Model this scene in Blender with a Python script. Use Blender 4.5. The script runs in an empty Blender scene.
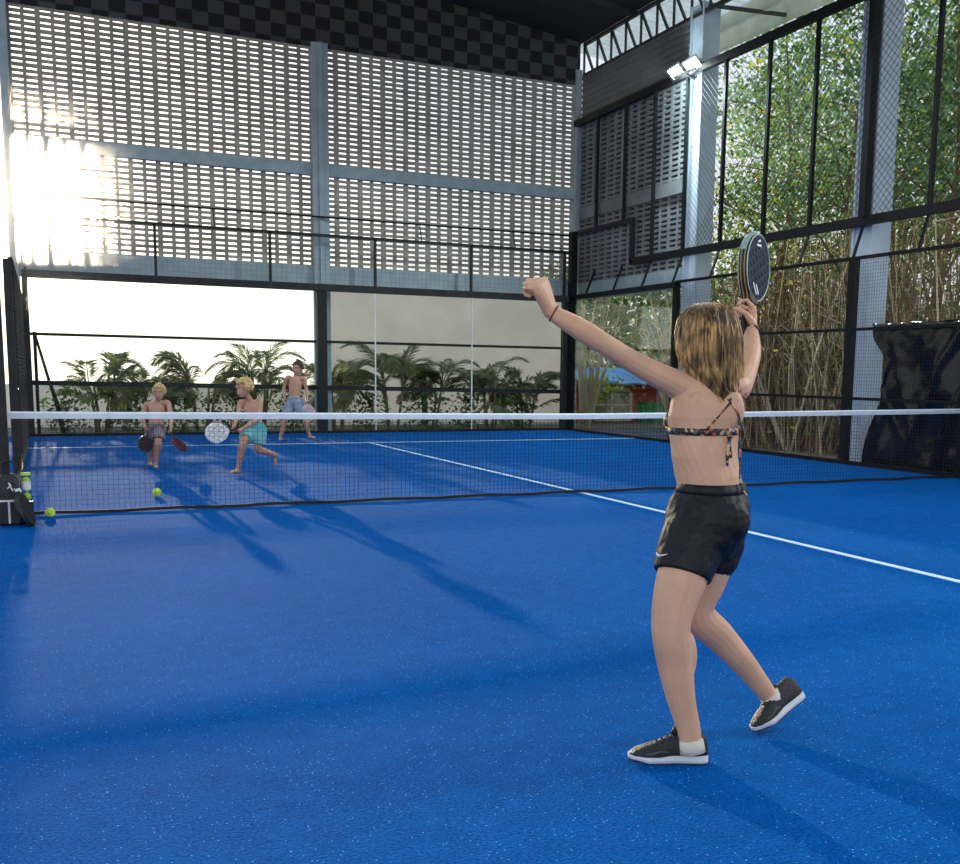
import bpy, bmesh, math, random
import numpy as np
from mathutils import Vector, Matrix, noise as mnoise
from mathutils.bvhtree import BVHTree

random.seed(7)
SC = bpy.context.scene
COL = SC.collection
PI = math.pi
V = Vector

# ------------------------------------------------------------------ camera
CAM_LOC = V((-5.4093, -10.0415, 1.3254))
YAW, PITCH, ROLL = .4374, -.1356, .0141
FPX, CX, CY = 1028.4, 524.6, 512.5
FWD = V((math.sin(YAW)*math.cos(PITCH), math.cos(YAW)*math.cos(PITCH), math.sin(PITCH)))
_r = V((math.cos(YAW), -math.sin(YAW), 0)); _u = _r.cross(FWD)
RGT = _r*math.cos(ROLL) + _u*math.sin(ROLL)
UPV = -_r*math.sin(ROLL) + _u*math.cos(ROLL)
FH = V((math.sin(YAW), math.cos(YAW), 0)); RH = V((math.cos(YAW), -math.sin(YAW), 0)); ZU = V((0, 0, 1))

def P(px, py, D):
    """measured point of the place: where the sight line through a pixel is D metres deep"""
    return CAM_LOC + (FWD + RGT*((px-CX)/FPX) - UPV*((py-CY)/FPX))*D

cd = bpy.data.cameras.new('camera'); cam = bpy.data.objects.new('camera', cd); COL.objects.link(cam)
M4 = Matrix((RGT, UPV, -FWD)).transposed().to_4x4(); M4.translation = CAM_LOC
cam.matrix_world = M4
cd.sensor_fit = 'HORIZONTAL'; cd.sensor_width = 36; cd.lens = 36*FPX/960
cd.shift_x = (480-CX)/960; cd.shift_y = (CY-432)/960
cd.clip_start = .05; cd.clip_end = 400
SC.camera = cam

# ------------------------------------------------------------------ materials
def mat(name, col, rough=.6, metal=0., var=.12, scale=8., bump=0., bscale=40., spec=.5, sheen=0., sss=0., stretch=None, trans=0., col2=None):
    m = bpy.data.materials.new(name); m.use_nodes = True
    nt = m.node_tree; N = nt.nodes; L = nt.links
    b = N['Principled BSDF']
    b.inputs['Roughness'].default_value = rough; b.inputs['Metallic'].default_value = metal
    b.inputs['Specular IOR Level'].default_value = spec
    if sheen: b.inputs['Sheen Weight'].default_value = sheen
    if sss:
        b.inputs['Subsurface Weight'].default_value = sss
        b.inputs['Subsurface Radius'].default_value = (.02, .008, .004); b.inputs['Subsurface Scale'].default_value = .4
    tc = N.new('ShaderNodeTexCoord'); src = tc.outputs['Object']
    if stretch:
        mp = N.new('ShaderNodeMapping'); mp.inputs['Scale'].default_value = stretch; L.new(src, mp.inputs['Vector']); src = mp.outputs['Vector']
    nz = N.new('ShaderNodeTexNoise'); nz.inputs['Scale'].default_value = scale; nz.inputs['Detail'].default_value = 4
    L.new(src, nz.inputs['Vector'])
    cr = N.new('ShaderNodeValToRGB')
    c2 = col2 or tuple(min(1, c*(1+var)) for c in col)
    c1 = col if col2 else tuple(c*(1-var) for c in col)
    cr.color_ramp.elements[0].position = .35; cr.color_ramp.elements[1].position = .65
    cr.color_ramp.elements[0].color = (*c1, 1); cr.color_ramp.elements[1].color = (*c2, 1)
    L.new(nz.outputs['Fac'], cr.inputs['Fac']); L.new(cr.outputs['Color'], b.inputs['Base Color'])
    if bump:
        n2 = N.new('ShaderNodeTexNoise'); n2.inputs['Scale'].default_value = bscale; L.new(src, n2.inputs['Vector'])
        bp = N.new('ShaderNodeBump'); bp.inputs['Strength'].default_value = bump; bp.inputs['Distance'].default_value = .02
        L.new(n2.outputs['Fac'], bp.inputs['Height']); L.new(bp.outputs['Normal'], b.inputs['Normal'])
    if trans:
        tr = N.new('ShaderNodeBsdfTranslucent'); L.new(cr.outputs['Color'], tr.inputs['Color'])
        mx = N.new('ShaderNodeMixShader'); mx.inputs['Fac'].default_value = trans
        L.new(b.outputs[0], mx.inputs[1]); L.new(tr.outputs[0], mx.inputs[2]); L.new(mx.outputs[0], N['Material Output'].inputs['Surface'])
    return m

def emit(name, col, s):
    m = bpy.data.materials.new(name); m.use_nodes = True; nt = m.node_tree
    nt.nodes.clear(); e = nt.nodes.new('ShaderNodeEmission'); o = nt.nodes.new('ShaderNodeOutputMaterial')
    e.inputs['Color'].default_value = (*col, 1); e.inputs['Strength'].default_value = s
    nt.links.new(e.outputs[0], o.inputs['Surface']); return m

def glass_mat(name, tint, refl=.5):
    m = bpy.data.materials.new(name); m.use_nodes = True; nt = m.node_tree; N = nt.nodes; L = nt.links
    N.clear(); o = N.new('ShaderNodeOutputMaterial'); t = N.new('ShaderNodeBsdfTransparent'); g = N.new('ShaderNodeBsdfGlossy')
    t.inputs['Color'].default_value = (*tint, 1); g.inputs['Roughness'].default_value = .02
    lw = N.new('ShaderNodeLayerWeight'); lw.inputs['Blend'].default_value = .18
    mu = N.new('ShaderNodeMath'); mu.operation = 'MULTIPLY'; mu.inputs[1].default_value = refl
    L.new(lw.outputs['Fresnel'], mu.inputs[0])
    mx = N.new('ShaderNodeMixShader'); L.new(mu.outputs[0], mx.inputs['Fac']); L.new(t.outputs[0], mx.inputs[1]); L.new(g.outputs[0], mx.inputs[2])
    L.new(mx.outputs[0], o.inputs['Surface']); return m

def turf_mat():
    m = bpy.data.materials.new('blue turf'); m.use_nodes = True; nt = m.node_tree; N = nt.nodes; L = nt.links
    b = N['Principled BSDF']; b.inputs['Roughness'].default_value = .95; b.inputs['Specular IOR Level'].default_value = .03
    tc = N.new('ShaderNodeTexCoord')
    big = N.new('ShaderNodeTexNoise'); big.inputs['Scale'].default_value = .55; big.inputs['Detail'].default_value = 3
    fine = N.new('ShaderNodeTexNoise'); fine.inputs['Scale'].default_value = 95; fine.inputs['Detail'].default_value = 3
    mid = N.new('ShaderNodeTexNoise'); mid.inputs['Scale'].default_value = 9; mid.inputs['Detail'].default_value = 5
    for n in (big, fine, mid): L.new(tc.outputs['Object'], n.inputs['Vector'])
    r1 = N.new('ShaderNodeValToRGB'); r1.color_ramp.elements[0].position = .3; r1.color_ramp.elements[1].position = .72
    r1.color_ramp.elements[0].color = (.0004, .062, .28, 1); r1.color_ramp.elements[1].color = (.0006, .15, .52, 1)
    L.new(fine.outputs['Fac'], r1.inputs['Fac'])
    r2 = N.new('ShaderNodeValToRGB'); r2.color_ramp.elements[0].position = .3; r2.color_ramp.elements[1].position = .7
    r2.color_ramp.elements[0].color = (.72, .72, .74, 1); r2.color_ramp.elements[1].color = (1.12, 1.12, 1.1, 1)
    ad = N.new('ShaderNodeMath'); ad.operation = 'ADD'; L.new(big.outputs['Fac'], ad.inputs[0]); L.new(mid.outputs['Fac'], ad.inputs[1])
    hf = N.new('ShaderNodeMath'); hf.operation = 'MULTIPLY'; hf.inputs[1].default_value = .5; L.new(ad.outputs[0], hf.inputs[0]); L.new(hf.outputs[0], r2.inputs['Fac'])
    mm = N.new('ShaderNodeMix'); mm.data_type = 'RGBA'; mm.blend_type = 'MULTIPLY'; mm.inputs[0].default_value = 1
    L.new(r1.outputs['Color'], mm.inputs[6]); L.new(r2.outputs['Color'], mm.inputs[7])
    # loose sand grains lying in the pile
    vo = N.new('ShaderNodeTexVoronoi'); vo.inputs['Scale'].default_value = 75; L.new(tc.outputs['Object'], vo.inputs['Vector'])
    lt = N.new('ShaderNodeMath'); lt.operation = 'LESS_THAN'; lt.inputs[1].default_value = .2; L.new(vo.outputs['Distance'], lt.inputs[0])
    sp = N.new('ShaderNodeSeparateColor'); L.new(vo.outputs['Color'], sp.inputs[0])
    gt = N.new('ShaderNodeMath'); gt.operation = 'GREATER_THAN'; gt.inputs[1].default_value = .84; L.new(sp.outputs[0], gt.inputs[0])
    an = N.new('ShaderNodeMath'); an.operation = 'MULTIPLY'; L.new(lt.outputs[0], an.inputs[0]); L.new(gt.outputs[0], an.inputs[1])
    mx = N.new('ShaderNodeMix'); mx.data_type = 'RGBA'; L.new(an.outputs[0], mx.inputs[0]); L.new(mm.outputs[2], mx.inputs[6]); mx.inputs[7].default_value = (.16, .42, .8, 1)
    L.new(mx.outputs[2], b.inputs['Base Color'])
    bp = N.new('ShaderNodeBump'); bp.inputs['Strength'].default_value = .9; bp.inputs['Distance'].default_value = .012
    L.new(fine.outputs['Fac'], bp.inputs['Height']); L.new(bp.outputs['Normal'], b.inputs['Normal'])
    return m

def checker_mat():
    m = bpy.data.materials.new('dark checker blocks'); m.use_nodes = True; nt = m.node_tree; N = nt.nodes; L = nt.links
    b = N['Principled BSDF']; b.inputs['Roughness'].default_value = .85
    tc = N.new('ShaderNodeTexCoord'); mp = N.new('ShaderNodeMapping'); mp.inputs['Scale'].default_value = (3.3, 1, 4.0)
    mp.inputs['Location'].default_value = (.07, .5, .13)
    L.new(tc.outputs['Object'], mp.inputs['Vector'])
    ch = N.new('ShaderNodeTexChecker'); ch.inputs['Scale'].default_value = 1
    ch.inputs['Color1'].default_value = (.014, .013, .016, 1); ch.inputs['Color2'].default_value = (.09, .094, .105, 1)
    L.new(mp.outputs['Vector'], ch.inputs['Vector'])
    nz = N.new('ShaderNodeTexNoise'); nz.inputs['Scale'].default_value = 1.3; L.new(tc.outputs['Object'], nz.inputs['Vector'])
    mm = N.new('ShaderNodeMix'); mm.data_type = 'RGBA'; mm.blend_type = 'MULTIPLY'; mm.inputs[0].default_value = .7
    L.new(ch.outputs['Color'], mm.inputs[6]); L.new(nz.outputs['Color'], mm.inputs[7]); L.new(mm.outputs[2], b.inputs['Base Color'])
    return m

M = {}
M['turf'] = turf_mat()
M['line'] = mat('white line paint', (.62, .8, .9), .7, var=.1, scale=30)
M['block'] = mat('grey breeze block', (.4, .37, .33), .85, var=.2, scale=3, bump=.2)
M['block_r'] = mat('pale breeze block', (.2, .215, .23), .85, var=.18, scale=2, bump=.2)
M['checker'] = checker_mat()
M['concrete'] = mat('blue grey painted concrete', (.33, .42, .46), .6, var=.1, scale=4)
M['column'] = mat('light blue grey column', (.55, .66, .78), .5, var=.08, scale=3)
M['band'] = mat('corrugated grey cladding', (.19, .19, .2), .6, var=.12, scale=2)
M['roof'] = mat('dark roof sheet', (.022, .02, .024), .75, var=.2, scale=2)
M['eave'] = mat('pale corrugated eave sheet', (.93, .93, .88), .6, var=.06, scale=4, trans=.9)
M['truss'] = mat('dark grey truss steel', (.05, .052, .055), .5, var=.15)
M['steel'] = mat('black painted steel', (.006, .0075, .009), .5, var=.2, scale=12, spec=.2)
M['steel_b'] = mat('weathered dark steel', (.02, .021, .022), .55, var=.25, scale=12, spec=.3)
M['wire'] = mat('black coated wire', (.012, .013, .014), .5)
M['cord'] = mat('black net cord', (.01, .011, .014), .8)
M['tape'] = mat('white net tape', (.78, .86, .92), .6, var=.05, scale=12, bump=.05)
M['glass'] = glass_mat('court glass', (.94, .97, .96), .25)
M['edge'] = mat('pale glass edge', (.7, .76, .74), .3)
M['ground'] = mat('outer ground', (.16, .13, .09), .95, var=.4, scale=1.5, bump=.3)
M['ballm'] = mat('yellow green ball felt', (.52, .8, .04), .9, var=.15, scale=60, bump=.3, bscale=200, sheen=.3)
M['white'] = mat('white plastic', (.8, .8, .8), .5)
M['black'] = mat('black plastic', (.012, .012, .013), .45, var=.3)
M['pale_wall'] = mat('pale rendered wall', (.74, .74, .74), .8, var=.06, scale=1.2, trans=.45)
M['lamp'] = emit('floodlight lens', (.86, 1, 1), 38)
# skin, hair and cloth
M['skin'] = mat('fair skin', (.66, .375, .23), .5, var=.09, scale=7, sss=.12, bump=.04, bscale=120)
M['skin_boy'] = mat('tanned skin', (.56, .3, .2), .5, var=.1, scale=7)
M['hair'] = mat('dark blond hair', (.06, .027, .008), .4, scale=30, stretch=(3.2, 3.2, .22), col2=(.52, .3, .1), spec=.4)
def darken(m, sc, lo, hi):
    """multiply a second, broad noise over the base colour"""
    nt = m.node_tree; N = nt.nodes; L = nt.links; b = N['Principled BSDF']; src = b.inputs['Base Color'].links[0].from_socket
    tc = N.new('ShaderNodeTexCoord'); nz = N.new('ShaderNodeTexNoise'); nz.inputs['Scale'].default_value = sc; L.new(tc.outputs['Object'], nz.inputs['Vector'])
    r = N.new('ShaderNodeMapRange'); r.inputs['From Min'].default_value = .35; r.inputs['From Max'].default_value = .65; r.inputs['To Min'].default_value = lo; r.inputs['To Max'].default_value = hi
    L.new(nz.outputs['Fac'], r.inputs['Value']); mx = N.new('ShaderNodeMix'); mx.data_type = 'RGBA'; mx.blend_type = 'MULTIPLY'; mx.inputs[0].default_value = 1
    L.new(src, mx.inputs[6]); L.new(r.outputs[0], mx.inputs[7]); L.new(mx.outputs[2], b.inputs['Base Color'])
darken(M['hair'], 14, .35, 1.35)
M['hair_boy'] = mat('curly blond hair', (.5, .34, .1), .5, scale=30, col2=(.85, .65, .3))
M['hair_brown'] = mat('brown hair', (.1, .06, .035), .5, scale=30)
M['shorts'] = mat('black shorts cloth', (.006, .0065, .008), .55, var=.3, scale=6, bump=1., bscale=13, spec=.3)
M['sock'] = mat('cream sock', (.72, .66, .56), .9, bump=.3, bscale=150)
M['shoe'] = mat('black shoe mesh', (.01, .011, .012), .55, var=.4, scale=40, bump=.4, bscale=150)
M['shoe_green'] = mat('faded shoe overlay', (.06, .07, .05), .5)
M['sole'] = mat('white rubber sole', (.68, .7, .72), .6, var=.12, scale=12)
M['tread'] = mat('dark sole tread', (.03, .032, .035), .7)
M['red_band'] = mat('dark red cord', (.16, .015, .025), .7)
M['eye'] = mat('dark eye', (.02, .015, .012), .2)
M['lip'] = mat('lips', (.45, .12, .11), .5)
M['teal'] = mat('turquoise shorts cloth', (.06, .42, .45), .8, scale=7, col2=(.3, .62, .6))
M['blue_cloth'] = mat('blue grey shorts cloth', (.2, .26, .36), .8, scale=9, col2=(.34, .4, .5))
M['dark_cloth'] = mat('dark red shorts cloth', (.12, .05, .055), .8, scale=14, col2=(.28, .3, .33))
# foliage
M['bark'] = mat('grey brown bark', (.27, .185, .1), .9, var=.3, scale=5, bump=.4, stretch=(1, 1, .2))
M['bark_pale'] = mat('pale sunlit bark', (.85, .74, .54), .9, var=.2, scale=5, bump=.3, stretch=(1, 1, .2), trans=.35)  # sunlight on the branches is put into this bright colour and translucency
M['palm_stem'] = mat('palm stem', (.3, .25, .15), .8, var=.3, scale=9, bump=.4)
M['frond'] = mat('palm frond', (.22, .24, .11), .6, var=.3, scale=3, trans=.55)
M['frond_dry'] = mat('dry palm frond', (.42, .32, .12), .7, var=.3, scale=3, trans=.4)
LEAF = [mat('dark green leaf', (.09, .19, .06), .55, var=.3, scale=2, trans=.45),
        mat('mid green leaf', (.25, .43, .11), .55, var=.3, scale=2, trans=.55),
        mat('bluish green leaf', (.3, .48, .34), .5, var=.25, scale=2, trans=.5),
        mat('yellow leaf', (.62, .6, .06), .55, var=.2, scale=2, trans=.5),
        mat('orange leaf', (.75, .36, .08), .6, var=.2, scale=2, trans=.5),
        mat('olive leaf', (.38, .36, .15), .6, var=.3, scale=2, trans=.5)]

# ------------------------------------------------------------------ mesh building
ORG = {}
class MB:
    def __init__(s): s.v = []; s.f = []; s.mi = []; s.cur = 0
    def add(s, vs, fs):
        o = len(s.v); s.v += [tuple(x) for x in vs]; s.f += [tuple(i+o for i in f) for f in fs]; s.mi += [s.cur]*len(fs)
    def box(s, a, b):
        (x0, y0, z0), (x1, y1, z1) = a, b
        s.add([(x0,y0,z0),(x1,y0,z0),(x1,y1,z0),(x0,y1,z0),(x0,y0,z1),(x1,y0,z1),(x1,y1,z1),(x0,y1,z1)],
              [(0,3,2,1),(4,5,6,7),(0,1,5,4),(1,2,6,5),(2,3,7,6),(3,0,4,7)])
    def bar(s, a, b, w, h, up=ZU):
        a = V(a); b = V(b); d = (b-a).normalized(); up = V(up)
        if abs(d.dot(up)) > .95: up = V((0, 1, 0)) if abs(d.y) < .9 else V((1, 0, 0))
        x = d.cross(up).normalized()*w/2; y = x.cross(d).normalized()*h/2
        s.add([a-x-y, a+x-y, a+x+y, a-x+y, b-x-y, b+x-y, b+x+y, b-x+y],
              [(0,1,2,3),(7,6,5,4),(0,4,5,1),(1,5,6,2),(2,6,7,3),(3,7,4,0)])
    def loft(s, rings, cap=True, close=False):
        n = len(rings[0]); vs = [p for r in rings for p in r]; fs = []
        R = len(rings)
        for i in range(R if close else R-1):
            j = (i+1) % R
            for k in range(n): fs.append((i*n+k, i*n+(k+1)%n, j*n+(k+1)%n, j*n+k))
        if cap and not close:
            fs.append(tuple(range(n-1, -1, -1))); fs.append(tuple((R-1)*n+k for k in range(n)))
        s.add(vs, fs)
    def tube(s, pts, rads, n=8, cap=True, flat=None):
        pts = [V(p) for p in pts]
        if not hasattr(rads, '__len__'): rads = [rads]*len(pts)
        rings = []; prev = None
        for i, p in enumerate(pts):
            d = (pts[min(i+1, len(pts)-1)]-pts[max(i-1, 0)]).normalized()
            if prev is None:
                prev = d.cross(V((0, 0, 1)) if abs(d.z) < .9 else V((1, 0, 0))).normalized()
            x = (prev-d*prev.dot(d)).normalized(); prev = x; y = d.cross(x)
            r = rads[i]
            rings.append([p+x*math.cos(2*PI*k/n)*r+y*math.sin(2*PI*k/n)*r for k in range(n)])
        s.loft(rings, cap)
    def ell(s, c, ax, ay, az, nu=16, nv=10):
        """ellipsoid with axis vectors"""
        c = V(c); ax = V(ax); ay = V(ay); az = V(az)
        vs = [c-az]; fs = []
        for i in range(1, nv):
            t = PI*i/nv
            for k in range(nu):
                a = 2*PI*k/nu
                vs.append(c-az*math.cos(t)+(ax*math.cos(a)+ay*math.sin(a))*math.sin(t))
        vs.append(c+az); e = len(vs)-1
        for k in range(nu): fs.append((0, 1+(k+1)%nu, 1+k))
        for i in range(nv-2):
            for k in range(nu): fs.append((1+i*nu+k, 1+i*nu+(k+1)%nu, 1+(i+1)*nu+(k+1)%nu, 1+(i+1)*nu+k))
        b = 1+(nv-2)*nu
        for k in range(nu): fs.append((b+k, b+(k+1)%nu, e))
        s.add(vs, fs)
    def mesh(s, name, org=V((0, 0, 0))):
        me = bpy.data.meshes.new(name)
        me.from_pydata([(x-org.x, y-org.y, z-org.z) for x, y, z in s.v], [], s.f)
        return me
    def build(s, name, m, parent=None, loc=None, smooth=False, bevel=0.):
        org = ORG[parent] if parent else V(loc if loc is not None else (0, 0, 0))
        me = s.mesh(name, org); ms = m if isinstance(m, (list, tuple)) else [m]
        for x in ms: me.materials.append(x)
        if len(ms) > 1: me.polygons.foreach_set('material_index', s.mi)
        if smooth: me.polygons.foreach_set('use_smooth', [True]*len(me.polygons))
        bm = bmesh.new(); bm.from_mesh(me); bmesh.ops.recalc_face_normals(bm, faces=bm.faces); bm.to_mesh(me); bm.free()
        return link(name, me, parent, org, bevel)

def link(name, me, parent, org, bevel=0.):
    o = bpy.data.objects.new(name, me); COL.objects.link(o)
    if parent: o.parent = parent
    else: o.location = org
    ORG[o] = V(org)
    if bevel:
        b = o.modifiers.new('b', 'BEVEL'); b.width = bevel; b.segments = 2; b.limit_method = 'ANGLE'
    return o

def tag(o, label=None, cat=None, group=None, kind=None):
    if label: o['label'] = label
    if cat: o['category'] = cat
    if group: o['group'] = group
    if kind: o['kind'] = kind
    return o
def thing(name, loc, label, cat, group=None):
    o = bpy.data.objects.new(name, None); COL.objects.link(o); o.location = loc; o.empty_display_size = .1
    ORG[o] = V(loc); return tag(o, label, cat, group)
def struct(o, label=None): return tag(o, label, None, None, 'structure')

def catmull(pts, n=6):
    pts = [V(p) for p in pts]; out = []
    for i in range(len(pts)-1):
        p0 = pts[max(i-1, 0)]; p1 = pts[i]; p2 = pts[i+1]; p3 = pts[min(i+2, len(pts)-1)]
        for k in range(n):
            t = k/n
            out.append(.5*((2*p1)+(p2-p0)*t+(2*p0-5*p1+4*p2-p3)*t*t+(3*p1-p0-3*p2+p3)*t**3))
    out.append(pts[-1]); return out
def lerp_list(vals, n=6):
    return [v.x for v in catmull([V((a, 0, 0)) for a in vals], n)]
# ================================================================== THE SETTING
HW, YB = 5.67, 11.35          # half width of the court, back wall line
b = MB(); b.box((-HW-.35, -14, -.08), (HW+.05, YB+.1, 0)); fl = struct(b.build('floor', M['turf']), 'bright blue artificial turf court floor')
b = MB(); b.box((-40, -30, -.2), (60, 70, -.09)); struct(b.build('ground', M['ground']), 'brown bare ground outside the court')
LW = .066
b = MB(); b.box((-LW/2, -8.32, 0), (LW/2, 8.42, .004)); struct(b.build('trim_1', M['line']), 'white centre line painted down the blue court')
b = MB(); b.box((-HW, 8.32-LW/2, 0), (HW, 8.32+LW/2, .004)); struct(b.build('trim_2', M['line']), 'white service line across the far half')

def lattice(x0, x1, z0, z1, y0, y1, bw=.5, bh=.213):
    """a wall of breeze blocks, every block open with two columns of two slots"""
    b = MB()
    ts = bw*.26/2; x = x0
    nb = round((x1-x0)/bw); bw = (x1-x0)/nb
    for i in range(nb):
        xa = x0+i*bw
        b.box((xa-.045 if i else xa, y0, z0), (xa+.045, y1, z1)); b.box((xa+bw*.5-.031, y0, z0), (xa+bw*.5+.031, y1, z1))
    b.box((x1-.045, y0, z0), (x1, y1, z1))
    nh = round((z1-z0)/bh); bh = (z1-z0)/nh
    for j in range(nh):
        za = z0+j*bh
        b.box((x0, y0+.008, za-.03 if j else za), (x1, y1-.008, za+.03)); b.box((x0, y0+.008, za+bh*.5-.025), (x1, y1-.008, za+bh*.5+.025))
    b.box((x0, y0+.008, z1-.036), (x1, y1-.008, z1))
    return b
wb = lattice(-5.7, 5.98, 3.47, 7.86, 11.9, 11.98)
struct(wb.build('wall_back', M['block']), 'breeze block screen wall with rows of open slots')
# dark chequered gable above it
b = MB(); b.box((-5.7, 11.9, 7.86), (6.1, 12.0, 10.2)); struct(b.build('wall_gable', M['checker']), 'dark chequered block gable above the open breeze blocks')
b = MB(); b.box((-5.7, 11.78, 5.3), (5.98, 11.92, 5.55)); struct(b.build('trim_3', M['concrete'], bevel=.01), 'grey concrete beam across the middle of the breeze block wall')
b = MB(); b.box((-5.7, 11.76, 2.98), (5.98, 11.99, 3.47)); struct(b.build('trim_4', M['concrete'], bevel=.01), 'grey concrete ring beam under the breeze blocks')
b = MB(); b.box((-.17, 11.66, -.09), (.17, 11.78, 7.9)); b.box((-.05, 11.62, -.09), (.05, 11.66, 7.9))
struct(b.build('column', M['concrete'], bevel=.012), 'slim blue grey column in the middle of the back wall')
b = MB(); b.box((-5.86, 11.7, -.09), (-5.7, 11.99, 8)); struct(b.build('column', M['concrete'], bevel=.012), 'blue grey column in the left back corner')
b = MB(); b.box((5.98, 11.84, -.09), (6.14, 12.0, 8.2)); struct(b.build('column', M['concrete'], bevel=.012), 'blue grey column in the right back corner')

# right side of the hall: breeze blocks between back corner and second column
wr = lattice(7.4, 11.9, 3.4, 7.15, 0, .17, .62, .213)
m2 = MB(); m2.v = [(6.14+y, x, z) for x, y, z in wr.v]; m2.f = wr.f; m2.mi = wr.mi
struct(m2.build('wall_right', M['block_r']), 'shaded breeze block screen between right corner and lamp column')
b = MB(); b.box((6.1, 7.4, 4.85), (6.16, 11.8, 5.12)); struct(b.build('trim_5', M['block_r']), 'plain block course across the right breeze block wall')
b = MB(); b.box((6.12, 7.4, 3.05), (6.4, 11.8, 3.4)); struct(b.build('trim_6', M['concrete']), 'grey concrete beam under the right breeze block wall')
b = MB()
for k in range(14): b.box((6.12-(.02 if k % 2 else 0), 7.42, 7.1+k*.066), (6.2, 11.8, 7.1+(k+1)*.066))
struct(b.build('trim_7', M['band']), 'grey ribbed cladding band under the roof truss')
def column(y, z, label):
    b = MB(); b.box((6.14, y-.2, -.09), (6.5, y+.2, z)); 
    for yy in (y-.2, y+.2): b.box((6.1, yy-.025, -.09), (6.14, yy+.025, z))
    return struct(b.build('column', M['column'], bevel=.01), label)
column(7.2, 8.25, 'pale grey steel column carrying the twin floodlight')
column(2.5, 8.6, 'pale blue grey steel column beside the black tarpaulin')
column(-2.2, 8.6, 'pale blue grey steel column near the right edge')
# roof: dark sheets rising to the left, pale eave sheets outside the truss
SL = .115
def roofz(x): return 8.8+(6.15-x)*SL
b = MB()
xs = [6.15, 4, 2, 0, -2, -4, -6.2]
for i in range(len(xs)-1):
    xa, xb_ = xs[i], xs[i+1]
    za, zb = roofz(xa), roofz(xb_)
    b.add([(xa,-14,za),(xb_,-14,zb),(xb_,12.6,zb),(xa,12.6,za),(xa,-14,za+.06),(xb_,-14,zb+.06),(xb_,12.6,zb+.06),(xa,12.6,za+.06)],
          [(0,3,2,1),(4,5,6,7),(0,1,5,4),(1,2,6,5),(2,3,7,6),(3,0,4,7)])
for y in (-9.2, -4.5, 0, 2.5, 4.85, 7.2, 9.5): b.bar((6.1, y, roofz(6.1)-.07), (-6.2, y, roofz(-6.2)-.07), .08, .12)
struct(b.build('ceiling', M['roof']), 'dark sheet roof over the court')
b = MB()
for k in range(60):
    y = -1+k*.228; b.bar((6.15, y, roofz(6.15)+.03), (8.6, y, roofz(8.6)+.03), .2, .015); b.bar((6.15, y+.114, roofz(6.15)+.045), (8.6, y+.114, roofz(8.6)+.045), .05, .03)
struct(b.build('ceiling_eave', M['eave']), 'pale corrugated translucent eave sheets on the right')
b = MB()
b.box((7.15, -1, 8.1), (7.25, 12.5, 8.4)); b.box((7.6, -1, 7.95), (7.66, 12.5, 8.3))
struct(b.build('trim_8', M['eave']), 'pale fascia boards under the right eave')

# roof truss along the right wall
t = thing('roof_truss', (6.15, 7.2, 8.03), 'dark lattice roof truss running along the top of the right wall', 'truss')
b = MB(); b.bar((6.15, -3, 8.06), (6.15, 11.8, 8.06), .07, .07); b.build('bottom_chord', M['truss'], t)
b = MB(); b.bar((6.15, -3, 8.74), (6.15, 11.8, 8.74), .07, .07); b.build('top_chord', M['truss'], t)
y = -2.9
while y < 11.4:
    b = MB(); b.bar((6.15, y, 8.06), (6.15, y+.44, 8.74), .045, .045); b.build('diagonal', M['truss'], t)
    b = MB(); b.bar((6.15, y+.44, 8.06), (6.15, y+.44, 8.74), .04, .04); b.build('upright', M['truss'], t)
    y += .62
b = MB(); b.bar((6.15, 6.9, 8.14), (7.9, 6.4, 8.05), .06, .06); b.bar((7.9, 6.4, 8.05), (7.9, 6.4, 8.4), .06, .06); b.bar((6.15, 6.9, 8.6), (7.9, 6.4, 8.4), .06, .06)
b.build('outrigger', M['truss'], t)

# ================================================================== FENCES
def wire_mesh(b, org, du, dv, nu, nv, r):
    """crossed wires over a panel spanned by du, dv; nu wires along dv and nv wires along du"""
    org = V(org); du = V(du); dv = V(dv); n = du.cross(dv).normalized()
    for i in range(nu+1): a = org+du*(i/nu); b.bar(a, a+dv, r, r, n)
    for j in range(nv+1): a = org+dv*(j/nv)+n*r; b.bar(a, a+du, r, r, n)

# --- glass back wall
bw = thing('glass_back_wall', (0, YB, 0), 'glass back wall with dark steel posts and a rail fence on top', 'glass wall')
xp = [-5.6, -3.32, -1.13, -.09, 1.06, 3.24, 5.54]
gx = [-5.56, -3.32, -1.66, -.09, 1.04, 3.25, 5.5]
for i in range(6):
    b = MB(); b.box((gx[i]+.006, YB-.006, .03), (gx[i+1]-.006, YB+.006, 2.96)); b.build('glass_pane', M['glass'], bw)
for x in (1.04, 3.25):
    b = MB(); b.box((x-.012, YB-.012, .03), (x+.012, YB+.012, 2.96)); tag(b.build('pane_edge', M['edge'], bw), 'pale vertical pane edge')
for x, w in ((-5.62, .1), (-.09, .2), (5.6, .16)):
    b = MB(); b.box((x-w/2, YB+.02, 0), (x+w/2, YB+.14, 3.0)); b.box((x-w/2-.05, YB+.0, 0), (x+w/2+.05, YB+.2, .02)); b.build('post', M['steel_b'], bw)
b = MB(); b.box((-5.67, YB-.03, 2.93), (5.7, YB+.13, 3.07)); b.build('top_beam', M['steel_b'], bw)
b = MB(); b.box((-5.67, YB-.02, 0), (5.7, YB+.02, .05)); b.build('bottom_rail', M['steel'], bw)
for x in xp[:3]+xp[4:]:
    b = MB(); b.bar((x, YB+.05, 3.07), (x, YB+.05, 4.05), .05, .05); b.build('upper_post', M['steel_b'], bw)
b = MB(); b.bar((-5.67, YB+.05, 4.05), (5.7, YB+.05, 4.05), .05, .06); b.build('upper_rail', M['steel_b'], bw)
b = MB(); b.bar((-5.67, YB+.2, 4.44), (5.7, YB+.2, 4.44), .035, .035)
for x in (-4.4, -2.2, 2.1, 4.3): b.bar((x, YB+.05, 4.05), (x, YB+.2, 4.44), .018, .018)
b.build('net_rail', M['steel'], bw)
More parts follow.
